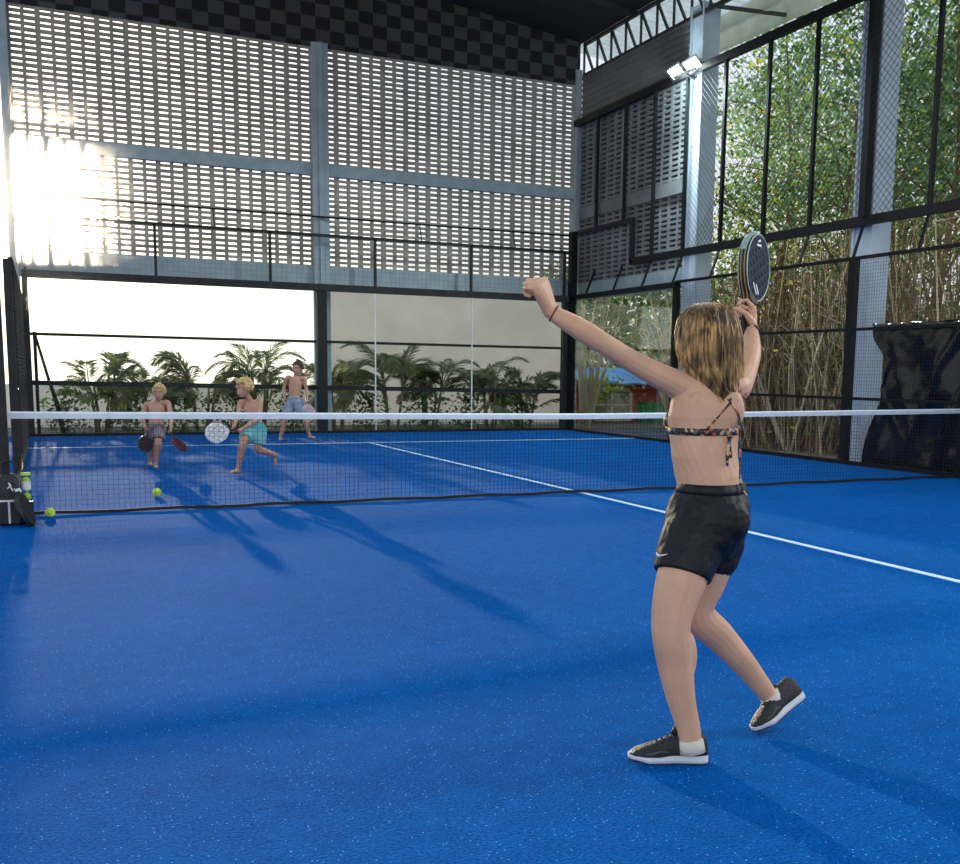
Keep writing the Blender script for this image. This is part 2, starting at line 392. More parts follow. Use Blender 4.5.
b = MB(); wire_mesh(b, (-5.6, YB+.05, 3.07), (11.2, 0, 0), (0, 0, 1), 112, 10, .0022); b.build('mesh_panel', M['wire'], bw)
# --- rails of a low fence seen behind the back glass
rf = thing('rail_fence', (0, 11.62, 0), 'low dark two rail fence behind the back glass among the palms', 'fence')
for z in (.94, 1.9):
    b = MB(); b.bar((-5.6, 11.62, z+(.06 if z < 1 else .01)), (5.9, 11.62, z-(.06 if z < 1 else .01)), .05, .09 if z < 1 else .055); b.build('rail', M['steel_b'], rf)
for x in (-5.5, .0, 5.8):
    b = MB(); b.bar((x, 11.56, -.09), (x, 11.56, 1.95), .06, .06); b.build('post', M['steel_b'], rf)

# --- right side: glass panels in the corner, mesh fence further on
sg = thing('glass_side_wall', (HW, 9.2, 0), 'glass corner panels of the right side wall with black posts', 'glass wall')
for a, c in ((9.2, 11.3), (7.0, 9.2)):
    b = MB(); b.box((HW-.006, a+.006, .03), (HW+.006, c-.006, 2.98)); b.build('glass_pane', M['glass'], sg)
b = MB(); b.box((HW-.03, 11.25, 0), (HW+.12, 11.42, 4.5)); tag(b.build('corner_post', M['steel'], sg), 'tall black corner post')
b = MB(); b.box((HW, 6.95, 0), (HW+.1, 7.07, 3.06)); b.build('post', M['steel'], sg)
b = MB(); b.box((HW-.03, 6.95, 2.98), (HW+.07, 11.35, 3.08)); b.build('top_rail', M['steel'], sg)
b = MB(); b.box((HW-.02, 6.95, 0), (HW+.02, 11.35, .05)); b.build('bottom_rail', M['steel'], sg)

sf = thing('mesh_side_fence', (HW, 2.2, 0), 'black wire mesh fence along the right side of the court', 'fence')
for y in (2.2, -2.4):
    b = MB(); b.box((HW, y-.07, 0), (HW+.1, y+.07, 3.08)); b.build('post', M['steel'], sf)
for z, h in ((1.0, .045), (2.03, .045), (3.08, .05)):
    b = MB(); b.bar((HW+.03, -2.4, z), (HW+.03, 7.0, z), .05, h); b.build('rail', M['steel'], sf)
b = MB(); b.bar((HW, -2.4, .03), (HW, 7, .03), .04, .06); b.build('bottom_rail', M['steel'], sf)
b = MB(); wire_mesh(b, (HW, -2.4, .05), (0, 9.4, 0), (0, 0, 3.03), 188, 60, .0028); b.build('mesh_panel', M['wire'], sf)

XO = 6.0
ts = thing('tall_net_screen', (XO, 5, 3.08), 'tall black netting screen on angled brackets above the right fence', 'netting')
b = MB(); b.box((XO-.04, -2.4, 3.6), (XO+.05, 9.2, 3.74)); b.build('lower_beam', M['steel'], ts)
b = MB(); b.box((XO-.04, -2.4, 6.93), (XO+.06, 11.9, 7.07)); b.build('upper_beam', M['steel'], ts)
b = MB(); b.box((XO-.03, 9.16, 4.5), (XO+.03, 11.9, 4.58)); b.box((XO-.04, 9.14, 3.64), (XO+.04, 9.24, 4.58)); b.build('corner_frame', M['steel'], ts)
yp = [10.8, 9.58, 8.42, 7.28, 6.05, 4.8, 3.6, 2.36, 1.07, -.2, -1.4]
for y in yp:
    w = .13 if y == 2.36 else .06
    b = MB(); b.box((XO-w/2, y-w/2, 4.56 if y > 9.3 else 3.72), (XO+w/2, y+w/2, 6.95)); b.build('post', M['steel'], ts)
    b = MB(); b.bar((HW+.05, y-.12, 3.08), (XO, y, 3.62), .035, .035); b.build('bracket', M['steel'], ts)
b = MB()
for k in range(110):   # diagonal netting
    y0 = -2.4+k*.12
    for s in (1, -1):
        ya, za, yb, zb = y0, 3.7, y0+s*3.25, 6.95
        if yb < -2.4: za = 3.7; zb = 3.7+(y0+2.4); yb = -2.4
        if yb > 7.1: zb = 3.7+(7.1-y0); yb = 7.1
        if ya > 7.1 or zb <= za: continue
        b.bar((XO, ya, za), (XO, yb, zb), .005, .005, (1, 0, 0))
b.build('netting', M['wire'], ts)

# --- left side fence, seen edge on
lf = thing('left_side_fence', (-HW, 4, 0), 'mesh fence along the left side seen edge on', 'fence')
for y, zz in ((-.35, 2.1), (4.2, 2.6), (6.6, 2.6), (9, 2.6)):
    b = MB(); b.box((-HW-.11, y-.07, 0), (-HW-.02, y+.07, zz)); b.build('post', M['steel_b'], lf)
for z in (.03, 1.0, 2.03, 2.6):
    b = MB(); b.bar((-HW-.03, 4.2 if z > .5 else -.4, z), (-HW-.03, 11.3, z), .05, .05); b.build('rail', M['steel_b'], lf)
b = MB(); wire_mesh(b, (-HW, 4.2, .05), (0, 7.1, 0), (0, 0, 2.55), 142, 51, .003); b.build('mesh_panel', M['wire'], lf)
# leaning pole outside the left corner
b = MB(); b.tube([(-5.5, 12.9, 1.95), (-5.3, 12.9, 1.1), (-5.14, 12.9, .5), (-5.05, 12.9, -.09)], [.025, .03, .045, .05]); tag(b.build('leaning_pole', M['steel_b'], loc=(-5.05, 12.9, -.09)), 'dark pole leaning outside the left end of the back glass', 'pole')

# ================================================================== NET
nt = thing('padel_net', (0, 0, 0), 'black padel net with a white top tape stretched across the court', 'net')
def nz(x): return .88+.04*(abs(x)/HW)**1.2
b = MB(); N_ = 40; r1 = []
for i in range(N_+1):
    x = -HW-.03+(2*HW+.06)*i/N_; z = nz(x); r1.append([(x, -.018, z-.058), (x, .018, z-.058), (x, .022, z-.01), (x, 0, z+.004), (x, -.022, z-.01)])
b.loft(r1); b.build('top_tape', M['tape'], nt)
b = MB(); r1 = []
for i in range(N_+1):
    x = -HW+2*HW*i/N_; z = .02+.006*math.sin(i*1.7); r1.append([(x, -.01, z-.014), (x, .01, z-.014), (x, .01, z+.014), (x, -.01, z+.014)])
b.loft(r1); b.build('bottom_band', M['cord'], nt)
b = MB(); nc = 252
for i in range(nc+1):
    x = -HW+2*HW*i/nc; b.bar((x, 0, .04), (x, 0, nz(x)-.05), .0026, .0026)
for j in range(1, 19):
    for i in range(14):
        xa = -HW+2*HW*i/14; xb_ = -HW+2*HW*(i+1)/14; f = j/19
        b.bar((xa, .003, .04+(nz(xa)-.09)*f), (xb_, .003, .04+(nz(xb_)-.09)*f), .0026, .0026)
b.build('net_mesh', M['cord'], nt)
for s in (-1, 1):
    b = MB(); x = s*(HW+.09); b.box((x-.05, -.05, 0), (x+.05, .05, .97)); b.box((x-.09, -.1, 0), (x+.09, .1, .02)); b.build('net_post', M['steel'], nt, bevel=.006)

# ================================================================== FLOODLIGHT
fl = thing('twin_floodlight', (6.1, 7.2, 6.95), 'lit twin white floodlight fixed to the pale column', 'floodlight')
b = MB(); b.bar((6.1, 7.2, 6.9), (5.86, 7.2, 6.98), .05, .05); b.bar((5.88, 6.85, 6.98), (5.88, 7.6, 6.98), .04, .04, ); b.build('bracket', M['steel_b'], fl)
nL = V((-.62, -.3, -.72)).normalized()
for y in (6.93, 7.5):
    c = V((5.86, y, 7.06)); ay = V((0, 1, 0)); ay = (ay-nL*ay.dot(nL)).normalized(); az = nL.cross(ay)
    h = MB(); q = [c+ay*s*.19+az*t_*.14 for s, t_ in ((-1,-1),(1,-1),(1,1),(-1,1))]
    h.loft([[p-nL*.07*1 + (c-p)*.25 for p in q], q]); hs = h.build('housing', M['steel_b'], fl)
    l = MB(); l.add([p+nL*.004+(c-p)*.28 for p in q], [(0,1,2,3)]); l.build('lens', M['lamp'], hs)
# ================================================================== OUTSIDE
rnd = random.Random(11)
# pale wall beyond the palms
b = MB(); b.box((.95, 16, -.09), (8.3, 16.15, 3.6)); struct(b.build('wall_garden', M['pale_wall']), 'pale rendered garden wall beyond the palms')
b = MB(); b.box((-14, 16, -.09), (.95, 16.15, .9)); struct(b.build('wall_garden_low', M['pale_wall']), 'low pale garden wall in the glare on the left')

def frond_mesh(name, L, droop, seed):
    r = random.Random(seed); b = MB(); pts = []
    for i in range(11):
        t = i/10; pts.append(V((L*t*(1-.25*t*t*droop), 0, L*(.75*t-droop*.95*t*t))))
    b.tube(pts, [.012*(1-.8*i/10) for i in range(11)], 5)
    for i in range(4, 40):
        t = i/40; k = t*10; a = int(k); p = pts[a].lerp(pts[min(a+1, 10)], k-a); d = (pts[min(a+1, 10)]-pts[a]).normalized()
        ll = L*.42*math.sin(PI*min(1, t*.8+.18))*r.uniform(.8, 1.1)
        for s in (-1, 1):
            sd = V((0, s, 0)); tip = p+(d*.75+sd*.62+V((0, 0, -.32*r.uniform(.3, 1.5)))).normalized()*ll
            mid = p.lerp(tip, .45)+V((0, 0, .03)); w = d.cross(sd).cross(tip-p).normalized()*.016
            b.add([p, mid-w, tip, mid+w], [(0, 1, 2, 3)])
    return b.mesh(name)
FM = []
for i, (L, dr) in enumerate(((1.0, .75), (1.15, .95), (.85, .5), (1.0, 1.15))):
    me = frond_mesh('frond', L, dr, i); me.materials.append(M['frond']); me.polygons.foreach_set('use_smooth', [True]*len(me.polygons)); FM.append(me)
dry = FM[3].copy(); dry.materials.clear(); dry.materials.append(M['frond_dry'])
def palm(x, y, h, label, seed, n=13, group=None, sc=1.):
    r = random.Random(seed); t = thing('areca_palm', (x, y, -.09), label, 'palm', group)
    for k in range(4):
        b = MB(); a = k*1.7+r.random(); q = V((x+.13*math.cos(a), y+.13*math.sin(a), -.09)); top = V((x+.3*math.cos(a)*sc, y+.3*math.sin(a)*sc, h*r.uniform(.58, .82)))
        b.tube([q, q.lerp(top, .5)+V((.02, 0, .02)), top], [.035, .03, .02], 7); b.build('stem', M['palm_stem'], t, smooth=True)
        for m in range(n//3+2):
            o = bpy.data.objects.new('frond', dry if r.random() < .1 else FM[r.randrange(4)]); COL.objects.link(o); o.parent = t
            z = top.z+.09; o.location = (top.x-x, top.y-y, z-.09*m)
            o.rotation_euler = (0, r.uniform(-.75, .35), a+r.uniform(-1.5, 1.5)); s = r.uniform(.85, 1.2)*sc; o.scale = (s, s, s)
    return t
pl = [(-4.3, 13.6, 1.5, 'pale palm in the glare behind the left end of the back glass', 1.0), (-3.2, 14.3, 1.35, 'palm behind the smallest boy with the dark rackets', .95),
      (-2.25, 13.4, 1.55, 'tall palm between the smallest boy and the running boy', 1.), (-.95, 13.8, 1.65, 'palm just left of the middle post of the back glass', 1.05),
      (.75, 13.4, 1.45, 'palm just right of the middle post of the back glass', 1.), (2.15, 13.6, 1.75, 'tallest full palm behind the middle of the right back panes', 1.12),
      (3.3, 14.2, 1.5, 'palm behind the right pane edge of the back glass', 1.0), (4.6, 13.5, 1.5, 'arching palm left of the right back corner', 1.05), (5.75, 13.9, 1.35, 'palm in the right back corner behind the glass', 1.0)]
for i, (x, y, h, lb, sc) in enumerate(pl): palm(x, y, h, lb, 20+i, 13, 'palms behind the back glass', sc)
def low_plant(x, y, label, i):
    r = random.Random(300+i); b = MB()
    for k in range(420):
        a = r.uniform(0, 2*PI); q = r.uniform(0, .55); z = r.uniform(-.05, 1.0)*(1-q*.5)
        leaf(b, V((x+q*math.cos(a), y+.5*q*math.sin(a), z)), r, .1)
    return tag(b.build('low_shrub', [LEAF[0], LEAF[5], LEAF[1]], loc=(x, y, -.09)), label, 'shrub', 'low shrubs between the palms')
def leaf(b, p, r, s):
    d = V((r.gauss(0, 1), r.gauss(0, 1), r.gauss(0, .7)-.3)).normalized(); w = d.cross(V((r.gauss(0, 1), r.gauss(0, 1), r.gauss(0, 1)))).normalized()
    s *= r.uniform(.7, 1.3); b.add([p, p+d*s*.5+w*s*.26, p+d*s, p+d*s*.5-w*s*.26], [(0, 1, 2, 3)])
for i, x in enumerate((-5, -3.8, -2.7, -1.6, -.4, 1.4, 2.7, 3.9, 5.1)): low_plant(x, 13.0+.2*(i % 2), 'low leafy shrub at the foot of the palms behind the back glass', i)

# trees on the right
def tree(x, y, h, z0, cr, n, mats, wts, label, seed, bark='bark', r0=.09, lean=0., lsize=.13, bare=.0):
    r = random.Random(seed); t = thing('tree', (x, y, -.09), label, 'tree', 'trees beyond the right fence')
    b = MB(); top = V((x+lean, y+r.uniform(-.5, .5), h)); pts = [V((x, y, -.09)), V((x+lean*.2+r.uniform(-.1,.1), y+r.uniform(-.15,.15), h*.33)), V((x+lean*.6, y+r.uniform(-.3,.3), h*.66)), top]
    sp = catmull(pts, 5); b.tube(sp, [r0*(1-.85*i/(len(sp)-1)) for i in range(len(sp))], 8); b.build('trunk', M[bark], t, smooth=True)
    tips = []; b = MB()
    for k in range(16):
        f = r.uniform(.25, .95); p = sp[int(f*(len(sp)-1))]; a = r.uniform(0, 2*PI); L = cr*r.uniform(.5, 1.15)*(1.1-.4*f)
        e = p+V((math.cos(a)*L, math.sin(a)*L, L*r.uniform(.25, .9))); m = p.lerp(e, .5)+V((0, 0, L*.12))
        b.tube([p, m, e], [r0*.4*(1.1-f), r0*.26*(1.1-f)+.006, .006], 5); tips += [e, m.lerp(e, .5), m]
        for q in range(3):
            e2 = m.lerp(e, .3*q+.1)+V((r.uniform(-1, 1), r.uniform(-1, 1), r.uniform(-.1, .8)))*L*.45; b.tube([m.lerp(e, .3*q), e2], [.014, .004], 4); tips.append(e2)
    b.build('branches', M[bark], t, smooth=True)
    tips = [p for p in tips if p.z > z0-.4] or [top]
    b = MB()
    for k in range(n):
        c = r.choice(tips)+V((r.gauss(0, .42), r.gauss(0, .42), r.gauss(0, .38)))*cr*.42
        if c.z < z0+r.gauss(0, .4) or c.x < 7.0 or (c.z > 7.7 and c.x < 9): continue
        b.cur = r.choices(range(len(mats)), wts)[0]; leaf(b, c, r, lsize)
    b.build('foliage', [LEAF[i] for i in mats], t)
    return t
specs = [
 (8.3, 2.9, 7.3, 4.3, 2.1, 4200, (0,1,2,3), (3,4,3,.12), 'leafy tree behind the pale column beside the tarpaulin'),
 (8.4, 5.3, 7.4, 4.0, 2.2, 4600, (0,1,2,3,4), (2,4,3,.35,.04), 'leafy tree with yellow leaves in the middle bays of the netting'),
 (8.5, 7.6, 7.3, 3.6, 2.0, 4200, (0,1,2,3,4), (2,4,3,.3,.05), 'leafy tree right of the lamp column'),
 (8.6, 1.0, 7.4, 4.6, 2.1, 4000, (0,1,2,4), (4,3,2,.06), 'dark leafy tree with an orange leaf cluster at the right edge'),
 (10.4, 9.6, 9.2, 3.6, 2.4, 4200, (0,1,2,3), (2,4,3,.3), 'tree standing back behind the lamp column'),
 (10.8, 6.8, 9.6, 3.8, 2.6, 4200, (0,1,5,2), (3,3,1,2), 'tree in the second row behind the yellow leaved one'),
 (11.2, 3.8, 9.4, 3.4, 2.6, 4200, (0,1,5), (4,3,1), 'tree in the second row between the column and the right edge'),
 (12.6, 12.2, 9.8, 3.0, 2.8, 3600, (1,2,3), (4,3,1), 'furthest tree behind the back of the lamp column'),
 (13.8, 8.2, 10.2, 2.6, 3.0, 4200, (0,1,2), (3,3,2), 'tall tree in the third row in the middle of the netting'),
 (13.6, 5.0, 10., 2.6, 3.0, 4200, (0,1,5), (4,3,1), 'tall tree in the third row near the right edge')]
for i, s in enumerate(specs): tree(*s, seed=50+i, lean=rnd.uniform(-.6, .6), lsize=.12 if i < 4 else .16)

# thickets of thin bare stems under the trees
def thicket(x, y, h, n, label, seed, pale=.25, spread=.8, leaves=120, lm=(5, 1, 0)):
    r = random.Random(seed); t = thing('stem_thicket', (x, y, -.09), label, 'thicket', 'brown stem thickets beyond the right fence')
    bs = [MB(), MB()]
    for k in range(n):
        b = bs[1 if r.random() < pale else 0]; q = V((x+r.gauss(0, spread*.5), y+r.gauss(0, spread), -.09)); hh = h*r.uniform(.5, 1.05)
        e = q+V((r.gauss(0, .3), r.gauss(0, .8), hh)); m = q.lerp(e, .5)+V((r.gauss(0, .1), r.gauss(0, .18), 0)); rr = r.uniform(.008, .026)
        b.tube([q, m, e], [rr, rr*.8, rr*.35], 5)
        for z in range(2):
            f = r.uniform(.35, .95); p = q.lerp(m, f*2) if f < .5 else m.lerp(e, f*2-1); b.tube([p, p+V((r.gauss(0, .25), r.gauss(0, .5), r.uniform(.1, .7)))], [rr*.5, .003], 4)
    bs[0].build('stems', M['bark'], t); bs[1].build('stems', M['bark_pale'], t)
    b = MB()
    for k in range(leaves):
        b.cur = r.choices((0, 1, 2), (5, 2, 3))[0]; leaf(b, V((x+r.gauss(0, spread*.6), y+r.gauss(0, spread*1.1), r.uniform(.2, h))), r, .12)
    b.build('leaves', [LEAF[i] for i in lm], t)
th = [(7.9, 1.6, 3.9), (7.9, 3.5, 4.2), (8.0, 4.9, 4.4), (7.9, 6.3, 4.2), (8.0, 7.6, 4.0), (8.9, 3.0, 4.6), (9.2, 5.0, 4.8), (9.0, 7.2, 4.6), (9.4, 8.6, 4.2), (10.6, 5.2, 4.6), (11., 8., 4.8), (11.8, 9.6, 4.4)]
tl = ['thicket of brown stems right behind the black tarpaulin', 'thicket of thin stems just left of the pale column', 'thicket of tangled stems in the middle of the mesh fence', 'thicket of stems behind the raised padel racket', 'thicket of stems behind the raised right arm',
      'second row thicket behind the pale column', 'second row thicket in the middle of the mesh fence', 'second row thicket behind the raised racket', 'second row thicket right of the corner glass', 'third row thicket in the middle of the mesh fence', 'third row thicket behind the racket', 'third row thicket nearest the corner glass']
for i, (x, y, h) in enumerate(th): thicket(x, y, h, 60 if i < 5 else 75, tl[i], 80+i, pale=.3, spread=.75, leaves=420 if i < 5 else 520, lm=(5, 3 if i in (3, 4) else 1, 0))
# shaded undergrowth closing the view behind the stems
b = MB(); r = random.Random(5)
for k in range(13000):
    b.cur = r.choices((0, 1, 2), (6, 4, 1))[0]
    y = r.uniform(-1, 26); leaf(b, V((12.4+.16*y+r.gauss(0, .5), y, abs(r.gauss(0, 1.5))-.05)), r, .26)
for k in range(10000):
    b.cur = r.choices((0, 1, 2), (5, 5, 2))[0]; y = r.uniform(18.5, 26); leaf(b, V((9+(y-18)*.2+r.uniform(0, 9), y, r.uniform(.3, 4.8))), r, .28)
tag(b.build('undergrowth', [LEAF[0], LEAF[5], LEAF[1]], loc=(12.5, 7, -.09)), 'dark undergrowth filling the back of the wood', 'undergrowth', kind='stuff')
# bare pale shrub and a pale trunk seen through the corner glass
def bare_shrub(x, y, h, n, label, seed):
    r = random.Random(seed); b = MB()
    for k in range(n):
        a = r.uniform(0, 2*PI); sp = r.uniform(.2, 1.3); q = V((x, y, -.09)); e = V((x+math.cos(a)*sp, y+math.sin(a)*sp*.6, h*r.uniform(.6, 1.1))); m = q.lerp(e, .5)+V((r.gauss(0,.15), 0, .25)); b.tube([q, m, e], [.03, .02, .006], 5)
        for z in range(4):
            p = m.lerp(e, r.random()); b.tube([p, p+V((r.gauss(0, .4), r.gauss(0, .3), r.uniform(-.2, .5)))], [.01, .003], 4)
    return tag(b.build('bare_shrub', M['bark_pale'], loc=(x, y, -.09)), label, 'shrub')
bare_shrub(9.75, 13.2, 3.3, 30, 'pale leafless shrub with sunlit branches right of the red shed window', 3)
bare_shrub(7.35, 13.4, 3.4, 22, 'second pale leafless shrub, just right of the black corner post', 4)
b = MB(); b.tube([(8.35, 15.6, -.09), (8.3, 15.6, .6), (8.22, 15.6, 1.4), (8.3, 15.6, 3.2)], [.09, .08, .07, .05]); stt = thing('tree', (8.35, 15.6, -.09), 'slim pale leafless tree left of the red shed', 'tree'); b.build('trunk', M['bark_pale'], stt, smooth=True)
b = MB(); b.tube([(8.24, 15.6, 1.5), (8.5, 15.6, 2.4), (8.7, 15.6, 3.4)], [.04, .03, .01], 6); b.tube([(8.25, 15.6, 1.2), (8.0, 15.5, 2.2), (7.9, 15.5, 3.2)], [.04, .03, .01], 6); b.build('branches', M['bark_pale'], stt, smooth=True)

# red shed
M['red'] = mat('red shed boards', (.55, .07, .05), .8, var=.25, scale=3); M['green'] = mat('green sheet panel', (.03, .38, .14), .7, var=.25, scale=3)
M['blue_roof'] = mat('blue roof sheet', (.2, .45, .9), .5, var=.3, scale=2); M['cream'] = mat('cream window frame', (.75, .68, .5), .7); M['curtain'] = mat('pale patterned pane', (.3, .3, .24), .6, var=.5, scale=9)
sh = thing('red_shed', (10.2, 16.6, -.09), 'low red shed with blue roof and cream window seen through the corner glass', 'shed')
b = MB(); b.box((8.3, 16.1, -.09), (12.2, 18, 1.12)); b.build('wall', M['red'], sh)
b = MB()
for k in range(13): b.box((10.4+k*.13, 16.03, -.09), (10.5+k*.13, 16.1, .5))
b.build('green_panel', M['green'], sh)
b = MB(); b.add([(8.3, 15.6, 1.02), (12.4, 15.6, 1.02), (12.4, 17, 1.45), (8.3, 17, 1.45), (8.3, 15.6, 1.06), (12.4, 15.6, 1.06), (12.4, 17, 1.49), (8.3, 17, 1.49)], [(0,3,2,1),(4,5,6,7),(0,1,5,4),(1,2,6,5),(2,3,7,6),(3,0,4,7)]); b.build('roof', M['blue_roof'], sh)
b = MB()
for a, c in (((8.9, .8), (10.2, .9)), ((8.9, -.05), (10.2, .03)), ((8.9, -.05), (8.98, .9)), ((9.5, -.05), (9.56, .9)), ((10.12, -.05), (10.2, .9)), ((8.9, .4), (10.2, .45))): b.box((a[0], 16.02, a[1]), (c[0], 16.08, c[1]))
w = b.build('window_frame', M['cream'], sh)
b = MB(); b.box((8.98, 16.06, .03), (10.12, 16.09, .8)); b.build('pane', M['curtain'], w)
r = random.Random(9); b = MB()
for k in range(200): b.cur = 0 if r.random() < .5 else 1; leaf(b, V((8.75+r.gauss(0, .35), 15.3+r.gauss(0, .2), 1.0+r.gauss(0, .22))), r, .15)
tag(b.build('garden_bush', [LEAF[1], LEAF[3]], loc=(9.2, 15.3, -.09)), 'bush with yellow green leaves in front of the red shed', 'bush')

# black tarpaulin on the right fence
M['tarp'] = mat('black plastic tarpaulin', (.004, .004, .005), .2, var=.3, scale=3, bump=.2, bscale=6, spec=.45)
b = MB(); NU, NV = 90, 44; vs = []
def ledge(t):   # left edge, bottom to top
    return float(np.interp(t, [0, .15, .42, .72, .9, 1], [1.97, 1.93, 1.75, 1.5, 1.78, 1.84]))
for j in range(NV+1):
    t = j/NV; z = .03+2.08*t
    for i in range(NU+1):
        s = i/NU; y = min(2.0*(1-s)+s*(-1.9), ledge(t)+.004*s)
        d = .16*mnoise.noise(V((s*7+t*1.2, t*1.5, 1)))+.07*mnoise.noise(V((s*19-t*3, t*3, 4)))+.02*mnoise.noise(V((s*50, t*14, 7)))
        for s0, k_, w_, a_ in ((.2, .26, .016, .17), (.36, .22, .014, .16), (.31, -.2, .012, .07), (.27, -.35, .01, .06), (.52, .15, .02, .12)): d += a_*math.exp(-((s-s0-k_*t)/w_)**2)*min(1, max(0, 3*(t-.05)))*(1-t)**.3
        zz = z+(.025*mnoise.noise(V((s*14, 0, 3))) if j == NV else 0)
        vs.append((HW+.24-d*.55-.04, y+.03*math.sin(t*9+s*20), zz))
b.add(vs, [(j*(NU+1)+i, j*(NU+1)+i+1, (j+1)*(NU+1)+i+1, (j+1)*(NU+1)+i) for j in range(NV) for i in range(NU)])
tp = b.build('tarpaulin', M['tarp'], loc=(HW+.2, 0, 0), smooth=True); tag(tp, 'creased glossy black plastic tarpaulin hung along the right fence', 'tarpaulin')
sd = tp.modifiers.new('s', 'SOLIDIFY'); sd.thickness = .004

# ================================================================== SMALL THINGS
def ball(x, y, z, label, R=.033):
    b = MB(); b.ell((x, y, z), (R, 0, 0), (0, R, 0), (0, 0, R), 24, 14)
    o = b.build('tennis_ball', M['ballm'], loc=(x, y, z-R), smooth=True); tag(o, label, 'ball')
    s = MB(); ps = []
    for k in range(33):
        a = 2*PI*k/32; q = V((math.cos(a)*1.0, math.sin(a)*.55, .75*math.cos(2*a)*.6)).normalized()*R*1.005; ps.append(V((x, y, z))+q)
    s.tube(ps, .0022, 5, False); s.build('seam', M['white'], o, smooth=True); return o
c1 = P(50, 511, 9.1); c1.z = .042; ball(c1.x, c1.y-.06, .042, 'yellow green ball at the foot of the net near the left post', .042)
c2 = P(157, 494.5, 10.6); ball(c2.x, c2.y, .045, 'yellow green ball on the turf behind the net in front of the smallest boy', .045)

# bag, ball tube beside the left net post
bx, by = -5.70, -.5
bg = thing('sports_bag', (bx, by, 0), 'black sports bag with white piping standing by the left net post', 'bag')
b = MB(); b.loft([[V((bx+sx*(.085-q), by+sy*(.07-q*.6), z)) for sx, sy in ((-1,-1),(1,-1),(1,1),(-1,1))] for z, q in ((0, .012), (.02, 0), (.3, .004), (.4, .015), (.43, .04))]); b.build('bag_body', M['black'], bg, bevel=.012)
b = MB(); b.box((bx-.08, by-.078, .2), (bx+.085, by-.07, .216)); b.box((bx-.012, by-.078, .02), (bx+.004, by-.07, .2)); b.build('white_piping', M['white'], bg)
b = MB(); b.tube([(bx-.01, by-.075, .31), (bx+.02, by-.075, .34), (bx+.0, by-.075, .36), (bx+.03, by-.075, .29), (bx+.045, by-.075, .31)], .006, 6); b.build('white_emblem', M['white'], bg)
b = MB(); b.tube(catmull([(bx-.05, by, .42), (bx-.04, by, .52), (bx+.04, by, .52), (bx+.05, by, .42)]), .01, 6); b.build('carry_handle', M['black'], bg)
b = MB(); b.tube([(bx+.13, by+.02, .0), (bx+.13, by+.02, .19)], .05, 12); b.build('side_pocket', M['black'], bg)
M['clear'] = glass_mat('clear tube plastic', (.93, .96, .95), .8)
bt = thing('ball_tube', (bx+.13, by+.02, .192), 'clear tube of yellow green balls standing in the side pocket of the black bag', 'ball tube')
b = MB(); b.tube([(bx+.13, by+.02, .193), (bx+.13, by+.02, .41)], .036, 16); b.build('tube', M['clear'], bt, smooth=False)
b = MB(); b.tube([(bx+.13, by+.02, .41), (bx+.13, by+.02, .432)], .038, 16); b.build('lid', M['ballm'], bt)
b = MB(); b.tube([(bx+.13, by+.02, .29), (bx+.13, by+.02, .36)], .0368, 16, False); b.build('paper_band', M['white'], bt)
for k in range(3):
    b = MB(); R = .032; b.ell((bx+.13, by+.02, .228+k*.068), (R,0,0), (0,R,0), (0,0,R), 16, 10)
    tag(b.build('tennis_ball', M['ballm'], loc=(bx+.13, by+.02, .196+k*.068), smooth=True), ['lowest', 'middle', 'top'][k]+' ball inside the clear tube beside the black bag', 'ball', 'balls in the clear tube')

def face_mat(name, c1, c2, w, h, k=70):
    m = bpy.data.materials.new(name); m.use_nodes = True; nt = m.node_tree; N = nt.nodes; L = nt.links; b = N['Principled BSDF']; b.inputs['Roughness'].default_value = .65; b.inputs['Specular IOR Level'].default_value = .1
    tc = N.new('ShaderNodeTexCoord'); hs = []
    for sg in (1, -1):
        d = N.new('ShaderNodeVectorMath'); d.operation = 'DOT_PRODUCT'; L.new(tc.outputs['Object'], d.inputs[0]); d.inputs[1].default_value = tuple((w+h*sg*.8)*k*2)
        s = N.new('ShaderNodeMath'); s.operation = 'SINE'; L.new(d.outputs['Value'], s.inputs[0])
        g = N.new('ShaderNodeMath'); g.operation = 'GREATER_THAN'; g.inputs[1].default_value = .55; L.new(s.outputs[0], g.inputs[0]); hs.append(g)
    mx = N.new('ShaderNodeMath'); mx.operation = 'MAXIMUM'; L.new(hs[0].outputs[0], mx.inputs[0]); L.new(hs[1].outputs[0], mx.inputs[1])
    c = N.new('ShaderNodeMix'); c.data_type = 'RGBA'; L.new(mx.outputs[0], c.inputs[0]); c.inputs[6].default_value = (*c1, 1); c.inputs[7].default_value = (*c2, 1)
    L.new(c.outputs[2], b.inputs['Base Color']); return m

